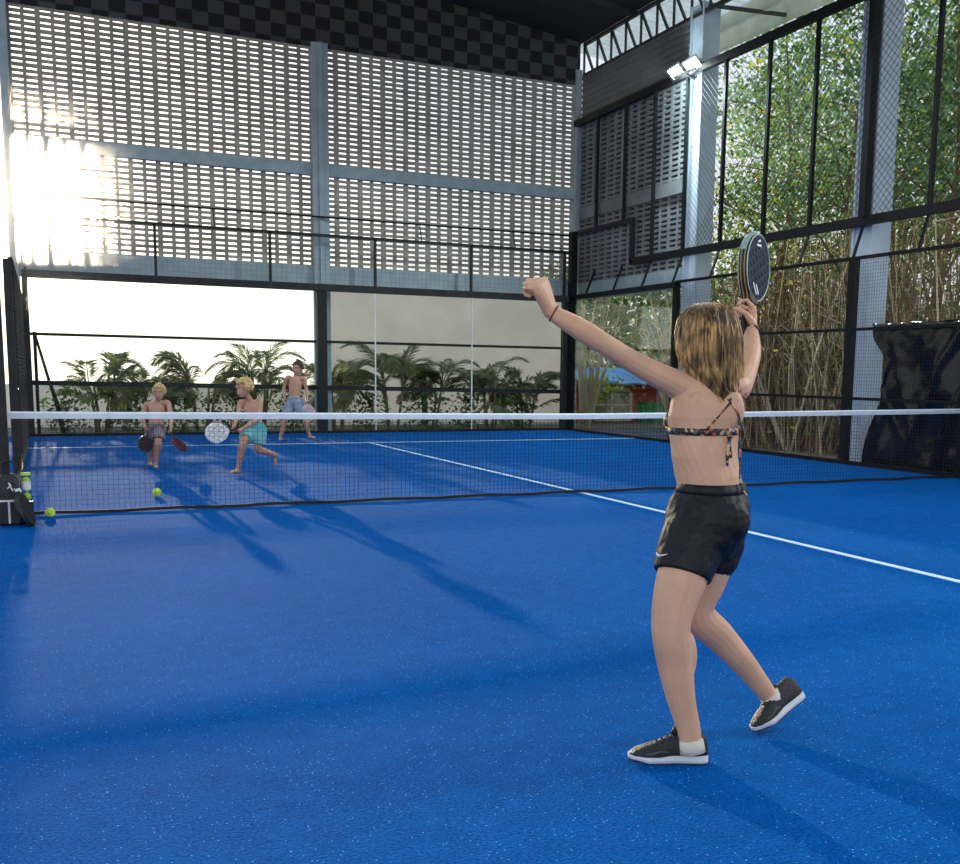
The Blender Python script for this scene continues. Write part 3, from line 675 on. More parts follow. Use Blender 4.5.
def racket(p, h, n, label, mats, sc=1., th=.038, stripes=True, logo=True):
    """padel racket: p is where the hand holds it, h points to the tip, n is the face normal"""
    h = V(h).normalized(); n = V(n); n = (n-h*n.dot(h)).normalized(); w = h.cross(n); p = V(p)
    def W(x, y, z=0): return p+(w*x+h*y+n*z)*sc
    t = thing('padel_racket', p-h*.1*sc, label, 'racket')
    yc, a, bb = .195, .125, .14; out = []
    for k in range(37):
        th_ = math.radians(22+(360-44)*k/36); sx = math.sin(th_); cy = -math.cos(th_)
        out.append((a*sx*(1-.06*(cy < 0)*abs(cy)), yc+bb*cy))
    out = [(.02, .04)]+out+[(-.02, .04)]
    hz = th/2; rings = []
    for z, q in ((-hz, .975), (-hz*.9, 1), (-hz*.3, 1.004), (hz*.3, 1.004), (hz*.9, 1), (hz, .975)):
        rings.append([W(x*q, yc+(y-yc)*q, z) for x, y in out])
    b = MB(); b.loft(rings, True); fr = b.build('frame', mats['frame'], t, smooth=False)
    if stripes:
        for z, mt in ((-.4, mats['gold']), (.4, mats['gold'])):
            b = MB(); pts = [W(x*1.008, yc+(y-yc)*1.008, z*hz) for x, y in out]; b.tube(pts, .0028*sc, 5, True); b.build('edge_stripe', mt, fr)
        for z in (-1, 1):
            b = MB(); b.tube([W(x*.985, yc+(y-yc)*.985, z*hz) for x, y in out[1:-1]], .0022*sc, 5, True); b.build('rim_line', mats['rim'], fr)
        b = MB(); pts = [W(x*1.012, yc+(y-yc)*1.012, 0) for x, y in out[9:30]]; b.tube(pts, [.012*sc]*len(pts), 6, True); tag(b.build('bumper', mats['bumper'], fr), 'pale green bumper over the tip')
    fm = mats['face'](w, h)
    for s in (-1, 1):
        b = MB(); vs = [W(x*.93, yc+(y-yc)*.93, s*(hz+.0012)) for x, y in out[1:-1]]; b.add(vs+[v-n*s*.001*sc for v in vs], [tuple(range(len(vs)))]+[(i, (i+1) % len(vs), len(vs)+(i+1) % len(vs), len(vs)+i) for i in range(len(vs))])
        f = b.build('face', fm, t)
        if logo:
            for (x0, y0, x1, y1) in ((.02, .085, -.03, .11), (.04, .095, .0, .118), (-.02, .285, -.06, .265), (-.035, .3, -.055, .285)): b = MB(); b.bar(W(x0, y0, s*(hz+.003)), W(x1, y1, s*(hz+.003)), .009*sc, .002*sc, n); b.build('white_marking', M['white'], f)
        b = MB()
        for i in range(-3, 4):
            for j in range(-3, 4):
                if i*i+j*j < 11:
                    c = W(i*.026, yc+j*.026, s*(hz+.0026)); b.loft([[c+(w*math.cos(q*PI/4)+h*math.sin(q*PI/4))*.0055*sc for q in range(8)]], True)
        b.build('drilled_holes', mats.get('hole', M['black']), f)
    b = MB(); b.tube([W(0, -.1), W(0, -.095), W(0, 0), W(0, .05)], [.017*sc, .0165*sc, .015*sc, .016*sc], 12); g = b.build('grip', mats['grip'], t, smooth=True)
    b = MB(); b.tube([W(0, -.112), W(0, -.1)], [.018*sc, .019*sc], 12); b.build('butt_cap', mats['grip'], g)
    return t
gold = mat('gold edge stripe', (.36, .22, .07), .5); cream_rim = mat('pale rim line', (.6, .7, .6), .4); bump_m = mat('pale green bumper', (.16, .33, .28), .45, scale=30, col2=(.4, .55, .48))
R_GIRL = dict(frame=M['black'], gold=gold, rim=cream_rim, bumper=bump_m, grip=M['black'], face=lambda w, h: face_mat('dark blue racket face', (.004, .012, .03), (.02, .05, .075), w, h))
R_WHITE = dict(hole=mat('grey drilled holes', (.5, .53, .54), .6), frame=M['white'], gold=M['white'], rim=M['white'], bumper=M['white'], grip=M['black'], face=lambda w, h: face_mat('white racket face', (.8, .82, .82), (.55, .58, .58), w, h, 45))
R_DARK = dict(frame=M['black'], gold=M['black'], rim=M['black'], bumper=M['black'], grip=M['black'], face=lambda w, h: face_mat('black racket face', (.015, .015, .017), (.03, .03, .034), w, h))
R_RED = dict(frame=M['black'], gold=M['red_band'], rim=M['red_band'], bumper=M['red_band'], grip=M['black'], face=lambda w, h: face_mat('dark red racket face', (.1, .015, .02), (.02, .012, .014), w, h))
R_PINK = dict(frame=mat('pale pink racket frame', (.7, .45, .5), .5), gold=M['white'], rim=M['white'], bumper=M['white'], grip=M['white'], face=lambda w, h: face_mat('pale pink racket face', (.75, .55, .6), (.6, .4, .45), w, h))
# racket leaning beside the net post, seen from its edge
foot = V((-5.545, -.68, .005)); topp = V((-5.64, -.57, .32)); hd = (foot-topp).normalized()
rk = racket(topp, hd, V((1, -.3, .3)), 'black padel racket with a white collar leaning handle up beside the bag', R_DARK, 1.03, logo=False)
b = MB(); cc = topp+hd*.035; b.tube([cc-hd*.018, cc+hd*.018], .024, 12); tag(b.build('collar', M['white'], rk), 'white collar at the throat')
# ================================================================== PEOPLE
def skin_mesh(b, name, m, parent, voxel=.004, it=4, fac=.5, smooth=True, kids=None):
    """merge the lofted limbs of a figure into one continuous surface"""
    me = b.mesh('tmp'); bm = bmesh.new(); bm.from_mesh(me); bmesh.ops.recalc_face_normals(bm, faces=bm.faces); bm.to_mesh(me); bm.free()
    o = bpy.data.objects.new('tmp', me); COL.objects.link(o)
    rm = o.modifiers.new('r', 'REMESH'); rm.mode = 'VOXEL'; rm.voxel_size = voxel
    sm = o.modifiers.new('s', 'SMOOTH'); sm.factor = fac; sm.iterations = it
    bpy.context.view_layer.update(); dg = bpy.context.evaluated_depsgraph_get()
    r = bpy.data.meshes.new_from_object(o.evaluated_get(dg)); bpy.data.objects.remove(o)
    r.name = name; org = ORG[parent] if parent else V((0, 0, 0))
    bv = BVHTree.FromPolygons([v.co.copy() for v in r.vertices], [tuple(p.vertices) for p in r.polygons])
    r.transform(Matrix.Translation(-org)); r.materials.clear(); r.materials.append(m)
    r.polygons.foreach_set('use_smooth', [True]*len(r.polygons))
    return link(name, r, parent, org), bv

def ring(c, ax, ay, n=20, e=1.0):
    out = []
    for k in range(n):
        a = 2*PI*k/n; ca, sa = math.cos(a), math.sin(a)
        ca = math.copysign(abs(ca)**e, ca); sa = math.copysign(abs(sa)**e, sa)
        out.append(V(c)+V(ax)*ca+V(ay)*sa)
    return out
def limb(b, pts, rads, n=14, k=5):
    b.tube(catmull(pts, k), lerp_list(rads, k), n)
def nrm(v): return V(v).normalized()

def hand(b, wrist, u, n, s, sc=1., curl=(1.2, 1.5, .9), thumb=(.6, .5), spread=.0, curls=None, thumb_dir=None):
    """palm, four fingers and a thumb: u wrist to knuckles, n out of the palm, s towards the index"""
    u = nrm(u); n = nrm(V(n)-u*V(n).dot(u)); s_ = u.cross(n); s = s_ if s_.dot(V(s)) > 0 else -s_
    w = V(wrist)
    rs = []
    for t, hw_, ht in ((-.012, .024, .018), (.0, .025, .018), (.025, .031, .018), (.055, .037, .0165), (.078, .037, .014), (.086, .032, .010)):
        rs.append(ring(w+u*t*sc-n*.002*sc*(t > .05), s*hw_*sc, n*ht*sc, 14, .85))
    b.loft(rs)
    for i, (off, lf, rr) in enumerate(((.0315, .93, .0083), (.0105, 1.05, .0085), (-.0105, .98, .0081), (-.0305, .78, .0073))):
        c = curls[i] if curls else curl; d = nrm(u+s*off*spread*20); p = w+(u*(.078-.004*(i in (0, 3)))+s*off)*sc-n*.002*sc
        pts = [p-d*.016*sc, p]; ang = 0
        for L, a in zip((.042, .026, .021), c):
            ang += a; q = d*math.cos(ang)+n*math.sin(ang); pts.append(pts[-1]+q*L*lf*sc)
        b.tube(pts, [rr*1.1*sc, rr*1.12*sc, rr*sc, rr*.93*sc, rr*.72*sc], 8)
    td = thumb_dir or nrm(u*.62+s*.62+n*.42); p = w+(u*.02+s*.024+n*.006)*sc
    d2 = nrm(td+n*thumb[0]-s*thumb[0]*.8); d3 = nrm(d2+n*.25-s*thumb[1]*.7)
    b.tube([p-td*.012*sc, p+td*.022*sc, p+td*.04*sc, p+td*.04*sc+d2*.03*sc, p+td*.04*sc+d2*.03*sc+d3*.022*sc], [.013*sc, .0125*sc, .0105*sc, .0095*sc, .007*sc], 8)

def head(b, c, up, fd, sc=1.):
    """skull, face, nose, ears: c is the centre of the skull at eye height"""
    up = nrm(up); fd = nrm(V(fd)-up*V(fd).dot(up)); lt = up.cross(fd)
    c = V(c); k = sc
    b.ell(c+up*.02*k-fd*.012*k, lt*.073*k, fd*.092*k, up*.093*k, 20, 14)
    b.ell(c-up*.035*k+fd*.022*k, lt*.058*k, fd*.066*k, up*.075*k, 18, 12)
    b.ell(c-up*.083*k+fd*.055*k, lt*.026*k, fd*.026*k, up*.022*k, 12, 8)
    b.tube([c+fd*.078*k+up*.006*k, c+fd*.094*k-up*.02*k, c+fd*.102*k-up*.034*k, c+fd*.085*k-up*.042*k], [.008*k, .011*k, .0135*k, .008*k], 8)
    b.ell(c+fd*.074*k+up*.022*k, lt*.045*k, fd*.014*k, up*.01*k, 10, 6)
    b.ell(c+fd*.083*k-up*.062*k, lt*.022*k, fd*.008*k, up*.009*k, 10, 6)
    for s in (-1, 1):
        b.ell(c+lt*s*.076*k-fd*.01*k-up*.01*k, lt*.009*k, fd*.02*k, up*.03*k, 10, 8)
        b.ell(c+lt*s*.04*k+fd*.056*k-up*.025*k, lt*.02*k, fd*.018*k, up*.018*k, 10, 8)
    return up, fd, lt
def face_bits(c, up, fd, lt, parent, k=1., mouth=.3, teeth=False):
    for s in (-1, 1):
        b = MB(); b.ell(c+lt*s*.031*k+fd*.0835*k+up*.003*k, lt*.0125*k, fd*.005*k, up*.0065*k, 10, 8); e = b.build('eye', M['white'], parent, smooth=True)
        b = MB(); b.ell(c+lt*s*.031*k+fd*.0875*k+up*.003*k, lt*.006*k, fd*.003*k, up*.006*k, 10, 8); b.build('iris', M['eye'], e, smooth=True)
        b = MB(); b.tube([c+lt*s*.015*k+fd*.087*k+up*.021*k, c+lt*s*.033*k+fd*.086*k+up*.026*k, c+lt*s*.05*k+fd*.073*k+up*.02*k], [.003*k, .004*k, .002*k], 6); b.build('eyebrow', M['hair_brown'], parent, smooth=True)
    b = MB(); b.ell(c+fd*.088*k-up*.06*k, lt*.024*k, fd*.006*k, up*(.008+.02*mouth)*k, 12, 8); m = b.build('mouth', M['lip'], parent, smooth=True)
    if teeth:
        b = MB(); b.ell(c+fd*.092*k-up*.054*k, lt*.018*k, fd*.004*k, up*.006*k, 10, 6); b.build('teeth', M['white'], m, smooth=True)

def project(bv, p, off):
    loc, nor, i, d = bv.find_nearest(V(p)); 
    return loc+nor*off
def hug(bv, c, axis, x, half, off, n=48, rows=3, R=.4, a0=0., a1=2*PI):
    """strip of cloth lying on the body round an axis"""
    axis = nrm(axis); x = nrm(V(x)-axis*V(x).dot(axis)); y = axis.cross(x); rings = []
    for j in range(rows):
        cc = V(c)+axis*half*(2*j/(rows-1)-1); r = []
        for k in range(n):
            a = a0+(a1-a0)*k/(n if a1-a0 > 6.2 else n-1); d = x*math.cos(a)+y*math.sin(a)
            # nearest outer skin along the ray, from the inside outwards is safest near the arms
            hit = bv.ray_cast(cc, d, R)
            r.append((hit[0] if hit[0] else cc+d*.1)+d*off)
        rings.append(r)
    return rings

# ------------------------------------------------------------------ the girl
CHF = nrm(FH*.93-RH*.36); CHL = nrm(ZU.cross(CHF))      # chest: facing and her left
PEF = nrm(FH*.5-RH*.87); PEL = nrm(ZU.cross(PEF))       # pelvis
gl = thing('person', P(690, 768, 3.55)*1, 'girl in black shorts and patterned bikini top, back turned, both arms raised', 'person')
ORG[gl] = V((gl.location.x, gl.location.y, 0)); gl.location.z = 0
b = MB()
def sec(px, py, D, a, bb, f, l, tilt=0): return ring(P(px, py, D), l*a, f*bb, 24, .92)
mixl = lambda t: nrm(PEL.lerp(CHL, t)); mixf = lambda t: nrm(PEF.lerp(CHF, t))
rings = [sec(702, 556, 3.62, .085, .085, PEF, PEL), sec(704, 535, 3.62, .125, .125, PEF, PEL), sec(707, 512, 3.63, .138, .132, PEF, PEL),
         sec(711, 492, 3.63, .12, .11, mixf(.15), mixl(.15)), sec(707.5, 474, 3.63, .118, .112, mixf(.35), mixl(.35)), sec(704.5, 456, 3.63, .123, .104, mixf(.55), mixl(.55)),
         sec(704, 436, 3.63, .129, .1, mixf(.8), mixl(.8)), sec(705, 416, 3.62, .136, .1, CHF, CHL), sec(707, 400, 3.62, .134, .085, CHF, CHL),
         sec(709, 388, 3.62, .115, .066, CHF, CHL), sec(710, 380, 3.62, .075, .052, CHF, CHL), sec(710, 372, 3.63, .045, .045, CHF, CHL)]
b.loft(rings)
# bust, shoulder blades, buttocks
BC = P(705, 424, 3.62)
for s in (1, -1): b.ell(BC+CHF*.068+CHL*.07*s, CHL*.05, CHF*.045, ZU*.05)
b.ell(P(692, 410, 3.585)-CHF*.04, CHL*.045, CHF*.022, ZU*.065); b.ell(P(727, 410, 3.6)-CHF*.04, CHL*.045, CHF*.022, ZU*.065)
b.ell(P(715, 523, 3.58)-PEF*.03, PEL*.07, PEF*.08, ZU*.08); b.ell(P(715, 522, 3.68)-PEF*.03, PEL*.07, PEF*.08, ZU*.08)
# neck and head
HC = P(708, 343, 3.66); HF = nrm(FH*.92-RH*.42)
limb(b, [P(710, 388, 3.62), P(709, 372, 3.635), P(708, 355, 3.65)], [.062, .05, .05])
HU, HFd, HLt = head(b, HC, ZU, HF, .98)
# legs
hipL, kneL, ankL = P(694, 535, 3.57), P(671, 622, 3.5), P(689, 731, 3.535)
limb(b, [P(702, 515, 3.6), hipL, P(681, 580, 3.53), kneL, P(675, 662, 3.515), P(681, 698, 3.53), ankL, P(690, 752, 3.535)], [.075, .085, .087, .0685, .063, .05, .041, .042], 16)
b.ell(P(684, 657, 3.525), PEL*.045, PEF*.045, ZU*.1)
hipR, kneR, ankR = P(718, 530, 3.68), P(696, 611, 3.71), P(766, 692, 3.88)
limb(b, [P(712, 515, 3.65), hipR, P(706, 575, 3.7), kneR, P(719, 636, 3.77), P(744, 664, 3.83), ankR, P(773, 702, 3.895)], [.075, .085, .08, .066, .058, .047, .036, .038], 16)
b.ell(P(724, 634, 3.76), PEL*.04, nrm(P(769,694,3.9)-P(696,611,3.72))*.09, ZU*.04)
# arms
shL = P(686, 389, 3.6); elL = P(609, 347, 3.5); wrL = P(551, 312, 3.5)
limb(b, [P(700, 392, 3.61), shL, P(668, 380, 3.575), P(640, 366, 3.54), elL, P(588, 334, 3.495), P(568, 322, 3.495), wrL, P(547, 306, 3.5)], [.06, .054, .047, .0395, .036, .0385, .0335, .0255, .0245], 14)
uL = -RGT*.4+UPV*.85-FWD*.34; hand(b, wrL+uL*.01, uL, -RGT*.7-UPV*.2+FWD*.68, RGT*.31+UPV*.62+FWD*.65, 1.22, (1.25, 1.65, 1.2), (.9, .9))
shR = P(735, 388, 3.62); elR = P(748, 366, 3.82); wrR = P(751.5, 331, 3.99)
limb(b, [P(720, 392, 3.61), shR, P(742, 380, 3.71), elR, P(750.5, 353, 3.88), P(751, 342, 3.93), wrR, P(751, 325, 4.0)], [.06, .054, .045, .039, .04, .0355, .0265, .025], 14)
uR = nrm(UPV*.93+FWD*.25); nR = nrm(-RGT*.9-FWD*.15); sR = -FWD
hand(b, wrR, uR, nR, sR, 1.08, thumb=(.5, .6), curls=((.7, 1.1, .7), (1.3, 1.35, .9), (1.35, 1.4, .9), (1.35, 1.4, .9)), thumb_dir=nrm(uR*.72+nR*.55+sR*.4))
body, bvg = skin_mesh(b, 'body', M['skin'], gl, .0035, 4, .5)
face_bits(HC, HU, HFd, HLt, body, .98, .1)

# hair
def hair_mass(c, lt, fd, up, rows, strands, mt, parent, seed=1, name='hair'):
    r = random.Random(seed); n = 72; rings = []
    for (py, px, aw, ad, off) in rows:
        cc = P(px-2.5*(py > 310), py, 3.655)-fd*off; aw *= .94; ad *= .96; ri_ = []
        for k in range(n):
            a = 2*PI*k/n; g = 1+.035*math.sin(a*17+py*.09)+.05*mnoise.noise(V((math.cos(a)*3, math.sin(a)*3, py*.02)))+.02*math.sin(a*41+py*.05)
            ri_.append(cc+lt*math.cos(a)*aw*g+fd*math.sin(a)*ad*g)
        rings.append(ri_)
    b = MB(); b.loft(rings, True)
    # loose locks lying over the mass
    cr = [catmull([rings[i][k] for i in range(len(rings))], 3) for k in range(n)]
    cen = [sum((q for q in rr), V((0, 0, 0)))/n for rr in rings]
    cc = catmull(cen, 3)
    for q in range(strands):
        k = r.random()*n; k0 = int(k) % n; k1 = (k0+1) % n; f = k-int(k); i0 = r.randrange(0, 8); i1 = len(cc)-r.randrange(0, 9)
        dk = r.uniform(-2.5, 2.5); pts = []
        if math.sin(2*PI*k/n) > .5: i1 = min(i1, 14)
        for i in range(i0, i1, 2):
            kk = (k+dk*(i-i0)/len(cc)) % n; k0 = int(kk); f = kk-k0; p = cr[k0][i].lerp(cr[(k0+1) % n][i], f)
            d = (p-cc[i]); d = d.normalized() if d.length > 1e-5 else up
            pts.append(p+d*r.uniform(.0, .006))
        if len(pts) < 3: continue
        e = pts[-1]-pts[-2]; pts.append(pts[-1]+e*r.uniform(.4, 1.5)+V((r.gauss(0, .006), r.gauss(0, .006), -.004)))
        m_ = len(pts); w = r.uniform(.0022, .0046); b.tube(pts, [w*.6]+[w]*(m_-3)+[w*.7, .0008], 5)
    return b.build(name, mt, parent, smooth=True)
px2m = 3.66/FPX
rows = [(303.5, 708, .012, .012, .01), (305, 708, .05, .05, .01), (309, 708, .078, .078, .012), (316, 708, .099, .098, .014), (326, 708, .113, .108, .018), (338, 708, .119, .11, .022), (350, 707.5, .119, .106, .026),
        (362, 708, .114, .094, .034), (372, 710, .104, .08, .045), (381, 713, .092, .062, .055), (390, 716, .074, .046, .066), (397, 718, .055, .032, .074), (401, 719, .034, .02, .08)]
hair = hair_mass(HC, HLt, HFd, ZU, rows, 420, M['hair'], gl)

# black shorts
b = MB()
b.loft([sec(711.5, 483, 3.63, .121, .109, mixf(.2), mixl(.2)), sec(711.5, 488, 3.63, .124, .112, mixf(.2), mixl(.2)), sec(709.4, 499, 3.63, .142, .137, PEF, PEL), sec(707.4, 516, 3.63, .151, .148, PEF, PEL), sec(703, 540, 3.63, .145, .14, PEF, PEL), sec(701, 556, 3.63, .1, .11, PEF, PEL)])
def leg_ring(px, py, D, a, bb, axis):
    axis = nrm(axis); l = nrm(PEL-axis*PEL.dot(axis)); return ring(P(px, py, D), l*a, axis.cross(l)*bb, 24)
axL = kneL-hipL; axR = kneR-hipR
b.loft([leg_ring(700, 516, 3.6, .1, .098, axL), leg_ring(694, 540, 3.58, .115, .118, axL), leg_ring(686, 560, 3.56, .112, .11, axL), leg_ring(682, 576, 3.545, .11, .1, axL)])
b.loft([leg_ring(716, 515, 3.68, .1, .11, axR), leg_ring(713, 540, 3.7, .11, .115, axR), leg_ring(710, 560, 3.71, .105, .1, axR), leg_ring(707, 569, 3.71, .1, .088, axR)])
b.ell(P(717, 520, 3.58)-PEF*.03, PEL*.08, PEF*.088, ZU*.09); b.ell(P(717, 519, 3.68)-PEF*.03, PEL*.08, PEF*.088, ZU*.09)
shorts, bvs = skin_mesh(b, 'shorts', M['shorts'], gl, .005, 4)
wl, wf = mixl(.2), mixf(.2); bb_ = MB(); bb_.loft([sec(711.5, 482, 3.63, .1255, .1135, wf, wl), sec(711.5, 487, 3.63, .1285, .117, wf, wl), sec(711.2, 491.5, 3.63, .1315, .1215, wf, wl), sec(711.2, 491.5, 3.63, .12, .11, wf, wl), sec(711.5, 482, 3.63, .115, .103, wf, wl)], False, True); bb_.build('waistband', M['shorts'], shorts, smooth=True)
def on_body(bv, px, py, off=.002, D0=3.0):
    o = CAM_LOC; d = (P(px, py, 1)-CAM_LOC).normalized(); h = bv.ray_cast(o, d)
    return (h[0]+h[1]*off) if h[0] else None
b = MB(); tick = [on_body(bvs, x, y, .003) for x, y in ((657.2, 552.5), (658.2, 555), (660, 556), (663.5, 555.4), (668, 554.3))]
tick = [p for p in tick if p]
if len(tick) > 2: b.tube(tick, [.0015]+[.0042]*(len(tick)-3)+[.003, .0008], 6); tag(b.build('logo', M['white'], shorts), 'small white curved tick emblem at the hem')

# bikini top
pat = bpy.data.materials.new('patterned bikini cloth'); pat.use_nodes = True; nt_ = pat.node_tree
vo = nt_.nodes.new('ShaderNodeTexVoronoi'); vo.inputs['Scale'].default_value = 75; tc = nt_.nodes.new('ShaderNodeTexCoord'); nt_.links.new(tc.outputs['Object'], vo.inputs['Vector'])
cr_ = nt_.nodes.new('ShaderNodeValToRGB'); cr_.color_ramp.interpolation = 'CONSTANT'; e = cr_.color_ramp.elements; e[0].color = (.015, .012, .012, 1); e[1].position = .45; e[1].color = (.5, .1, .05, 1)
for ps, c in ((.62, (.02, .02, .03, 1)), (.74, (.6, .4, .2, 1)), (.86, (.05, .12, .14, 1))): q = e.new(ps); q.color = c
sp_ = nt_.nodes.new('ShaderNodeSeparateColor'); nt_.links.new(vo.outputs['Color'], sp_.inputs[0]); nt_.links.new(sp_.outputs[0], cr_.inputs['Fac']); nt_.links.new(cr_.outputs['Color'], nt_.nodes['Principled BSDF'].inputs['Base Color'])
M['bikini'] = pat
bc = P(704.5, 430.5, 3.63); out_ = hug(bvg, bc, ZU, CHL, .012, .0035, 64, 3); inn = hug(bvg, bc, ZU, CHL, .012, -.004, 64, 3)
b = MB(); b.loft(out_+inn[::-1], False, True); top_ = b.build('bikini_top', M['bikini'], gl, smooth=True)
for s in (1, -1):
    b = MB(); c = BC+CHF*.068+CHL*.07*s; b.ell(c+CHF*.006, CHL*.052, CHF*.046, ZU*.054); b.build('cup', M['bikini'], top_, smooth=True)
def strap(pxs, name, r_=.0034, off=.002):
    pts = [on_body(bvg, x, y, off) for x, y in pxs]; pts = [p for p in pts if p]
    if len(pts) > 1: b = MB(); b.tube(catmull(pts, 3), r_, 6); b.build(name, M['bikini'], top_, smooth=True)
b = MB(); q0 = BC+CHF*.09+CHL*.09; b.tube(catmull([q0, q0+ZU*.05-CHF*.01, P(682, 395, 3.57)+CHF*.065+CHL*.01, P(690, 384, 3.59)+CHF*.03], 4), .0035, 6); b.build('strap', M['bikini'], top_, smooth=True)
strap([(703, 433), (709, 427), (716, 419), (723, 411), (729, 404), (731, 398)], 'strap'); strap([(728, 399), (732, 405), (737, 412), (739.5, 420), (739.5, 430)], 'strap')
kn = on_body(bvg, 729, 437, .004) or P(729, 437, 3.55); b = MB(); b.ell(kn, CHL*.011, CHF*.007, ZU*.008, 10, 8); b.build('knot', M['bikini'], top_, smooth=True)
for dx, y1 in ((-1.5, 466), (1.5, 458)):
    b = MB(); pts = [kn, P(729+dx*.6, 446, 3.535), P(729+dx, 456, 3.532), P(729+dx*1.3, y1, 3.53)]; b.tube(pts, [.004, .0055, .006, .004], 6); b.build('tie_end', M['bikini'], top_, smooth=True)
b = MB(); b.tube(catmull([on_body(bvg, 738, 420, .004) or P(738, 420, 3.58), P(740, 440, 3.56), P(740.2, 460, 3.555), P(740, 480, 3.545), P(743.5, 490, 3.54), P(748, 498, 3.53)], 4), .0034, 6); b.build('long_string', M['bikini'], top_, smooth=True)
# wrist bands
def band(c, ax, r_, w, m, name):
    ax = nrm(ax); x = nrm(ax.cross(ZU)); y = ax.cross(x); b = MB(); pts = [V(c)+(x*math.cos(a)+y*math.sin(a))*r_ for a in [2*PI*k/24 for k in range(24)]]
    rings_ = []
    for p in pts:
        d = (p-V(c)).normalized(); rings_.append([p+(d*math.cos(q)+ax*math.sin(q))*w for q in [2*PI*k/6 for k in range(6)]])
    b.loft(rings_, False, True); return b.build(name, m, body, smooth=True)
band(wrL.lerp(elL, .05), wrL-elL, .0275, .003, M['red_band'], 'wrist_cord')
band(wrR.lerp(elR, .02), (wrR-elR)+RGT*.03, .031, .0042, M['black'], 'wrist_band')

# shoes and socks
def shoe(heel, toe, up, side, L, parent):
    """heel, toe: ends of the sole underside; up: away from the sole"""
    f = nrm(V(toe)-V(heel)); up = nrm(V(up)-f*V(up).dot(f)); l = up.cross(f); H = V(heel)
    def W(t, x, z): return H+f*t*L+l*x+up*z
    prof = [(0, .024), (.03, .034), (.12, .039), (.3, .038), (.45, .039), (.62, .046), (.75, .049), (.88, .043), (.96, .029), (1.005, .012)]
    sh_ = None; b = MB(); rs = []
    for t, w in prof:
        ts = .008 if t > .8 else 0; z1 = .03 if t < .5 else (.024 if t < .8 else .017); rs.append([W(t, -w*.95, ts+.004), W(t, w*.95, ts+.004), W(t, w*1.04, ts+.014), W(t, w, z1+ts), W(t, -w, z1+ts), W(t, -w*1.04, ts+.014)])
    b.loft(rs); sh_ = b
    up_ = MB(); ups = []
    hgt = [(0, .055, .018), (.02, .085, .026), (.1, .106, .033), (.25, .102, .035), (.38, .1, .034), (.52, .088, .036), (.66, .07, .041), (.8, .056, .043), (.92, .043, .035), (.99, .028, .016)]
    for t, hh, w in hgt:
        z0 = .02; r = []
        for k in range(16):
            a = PI*k/15; r.append(W(t, w*math.cos(a)*(1 if k in (0, 15) else .98), z0+(hh-z0)*math.sin(a)**.75))
        ups.append(r)
    up_.loft(ups)
    thing_ = up_.build('shoe', M['shoe'], parent, smooth=True)
    sh_.build('sole', M['sole'], thing_, bevel=.003)
    b = MB(); b.loft([[W(t, -w*.9, .0+(.008 if t > .8 else 0)), W(t, w*.9, .0+(.008 if t > .8 else 0)), W(t, w*.9, .005+(.008 if t > .8 else 0)), W(t, -w*.9, .005+(.008 if t > .8 else 0))] for t, w in prof]); b.build('tread', M['tread'], thing_)
    for k in range(4):
        t = .44+k*.07; hh = np.interp(t, [h_[0] for h_ in hgt], [h_[1] for h_ in hgt]); b = MB(); b.tube([W(t, -.02, hh-.006), W(t+.015, 0, hh+.003), W(t, .02, hh-.006)], .003, 6); b.build('lace', M['black'], thing_)
    b = MB(); b.tube([W(.36, 0, .098), W(.42, 0, .115), W(.45, .0, .095)], [.012, .014, .01], 8); b.build('tongue', M['shoe'], thing_, smooth=True)
    for sx in (-1, 1):
        b = MB(); b.tube([W(.5, sx*.0335, .04), W(.6, sx*.038, .046), W(.72, sx*.041, .036), W(.86, sx*.034, .032)], [.002, .004, .004, .002], 6); b.build('overlay', M['shoe_green'], thing_)
    return thing_
dL = nrm(P(629, 761, 3.56)-P(707, 762, 3.555)); dL.z = 0; dL.normalize()
hL = P(707, 762, 3.555); hL.z = .002
shoe(hL, hL+dL, ZU, 0, .272, gl)
toeR = P(755, 735, 3.83); toeR.z = max(toeR.z, .006); heelR = P(801.5, 697, 3.945)
shoe(heelR, toeR, nrm(P(764, 690, 3.88)-P(778, 716, 3.9)), 0, (toeR-heelR).length, gl)
def sock(a, c, r0, r1):
    b = MB(); b.tube([a, V(a).lerp(V(c), .5), c], [r0, (r0+r1)/2*1.02, r1], 16); b.build('sock', M['sock'], gl, smooth=True)
sock(P(690.3, 739, 3.535), P(692, 752, 3.537), .044, .047); sock(P(768, 693, 3.885), P(775.5, 703.5, 3.9), .0395, .042)

# her racket
hc = V(wrR)+(uR*.06+nR*.026)*.95
hR = nrm(P(763, 222, 4.12)-hc)
racket(hc+hR*.03, hR, nrm(RH*.82-FH*.57), 'dark blue padel racket with gold striped edge, raised high by the girl', R_GIRL, .97)

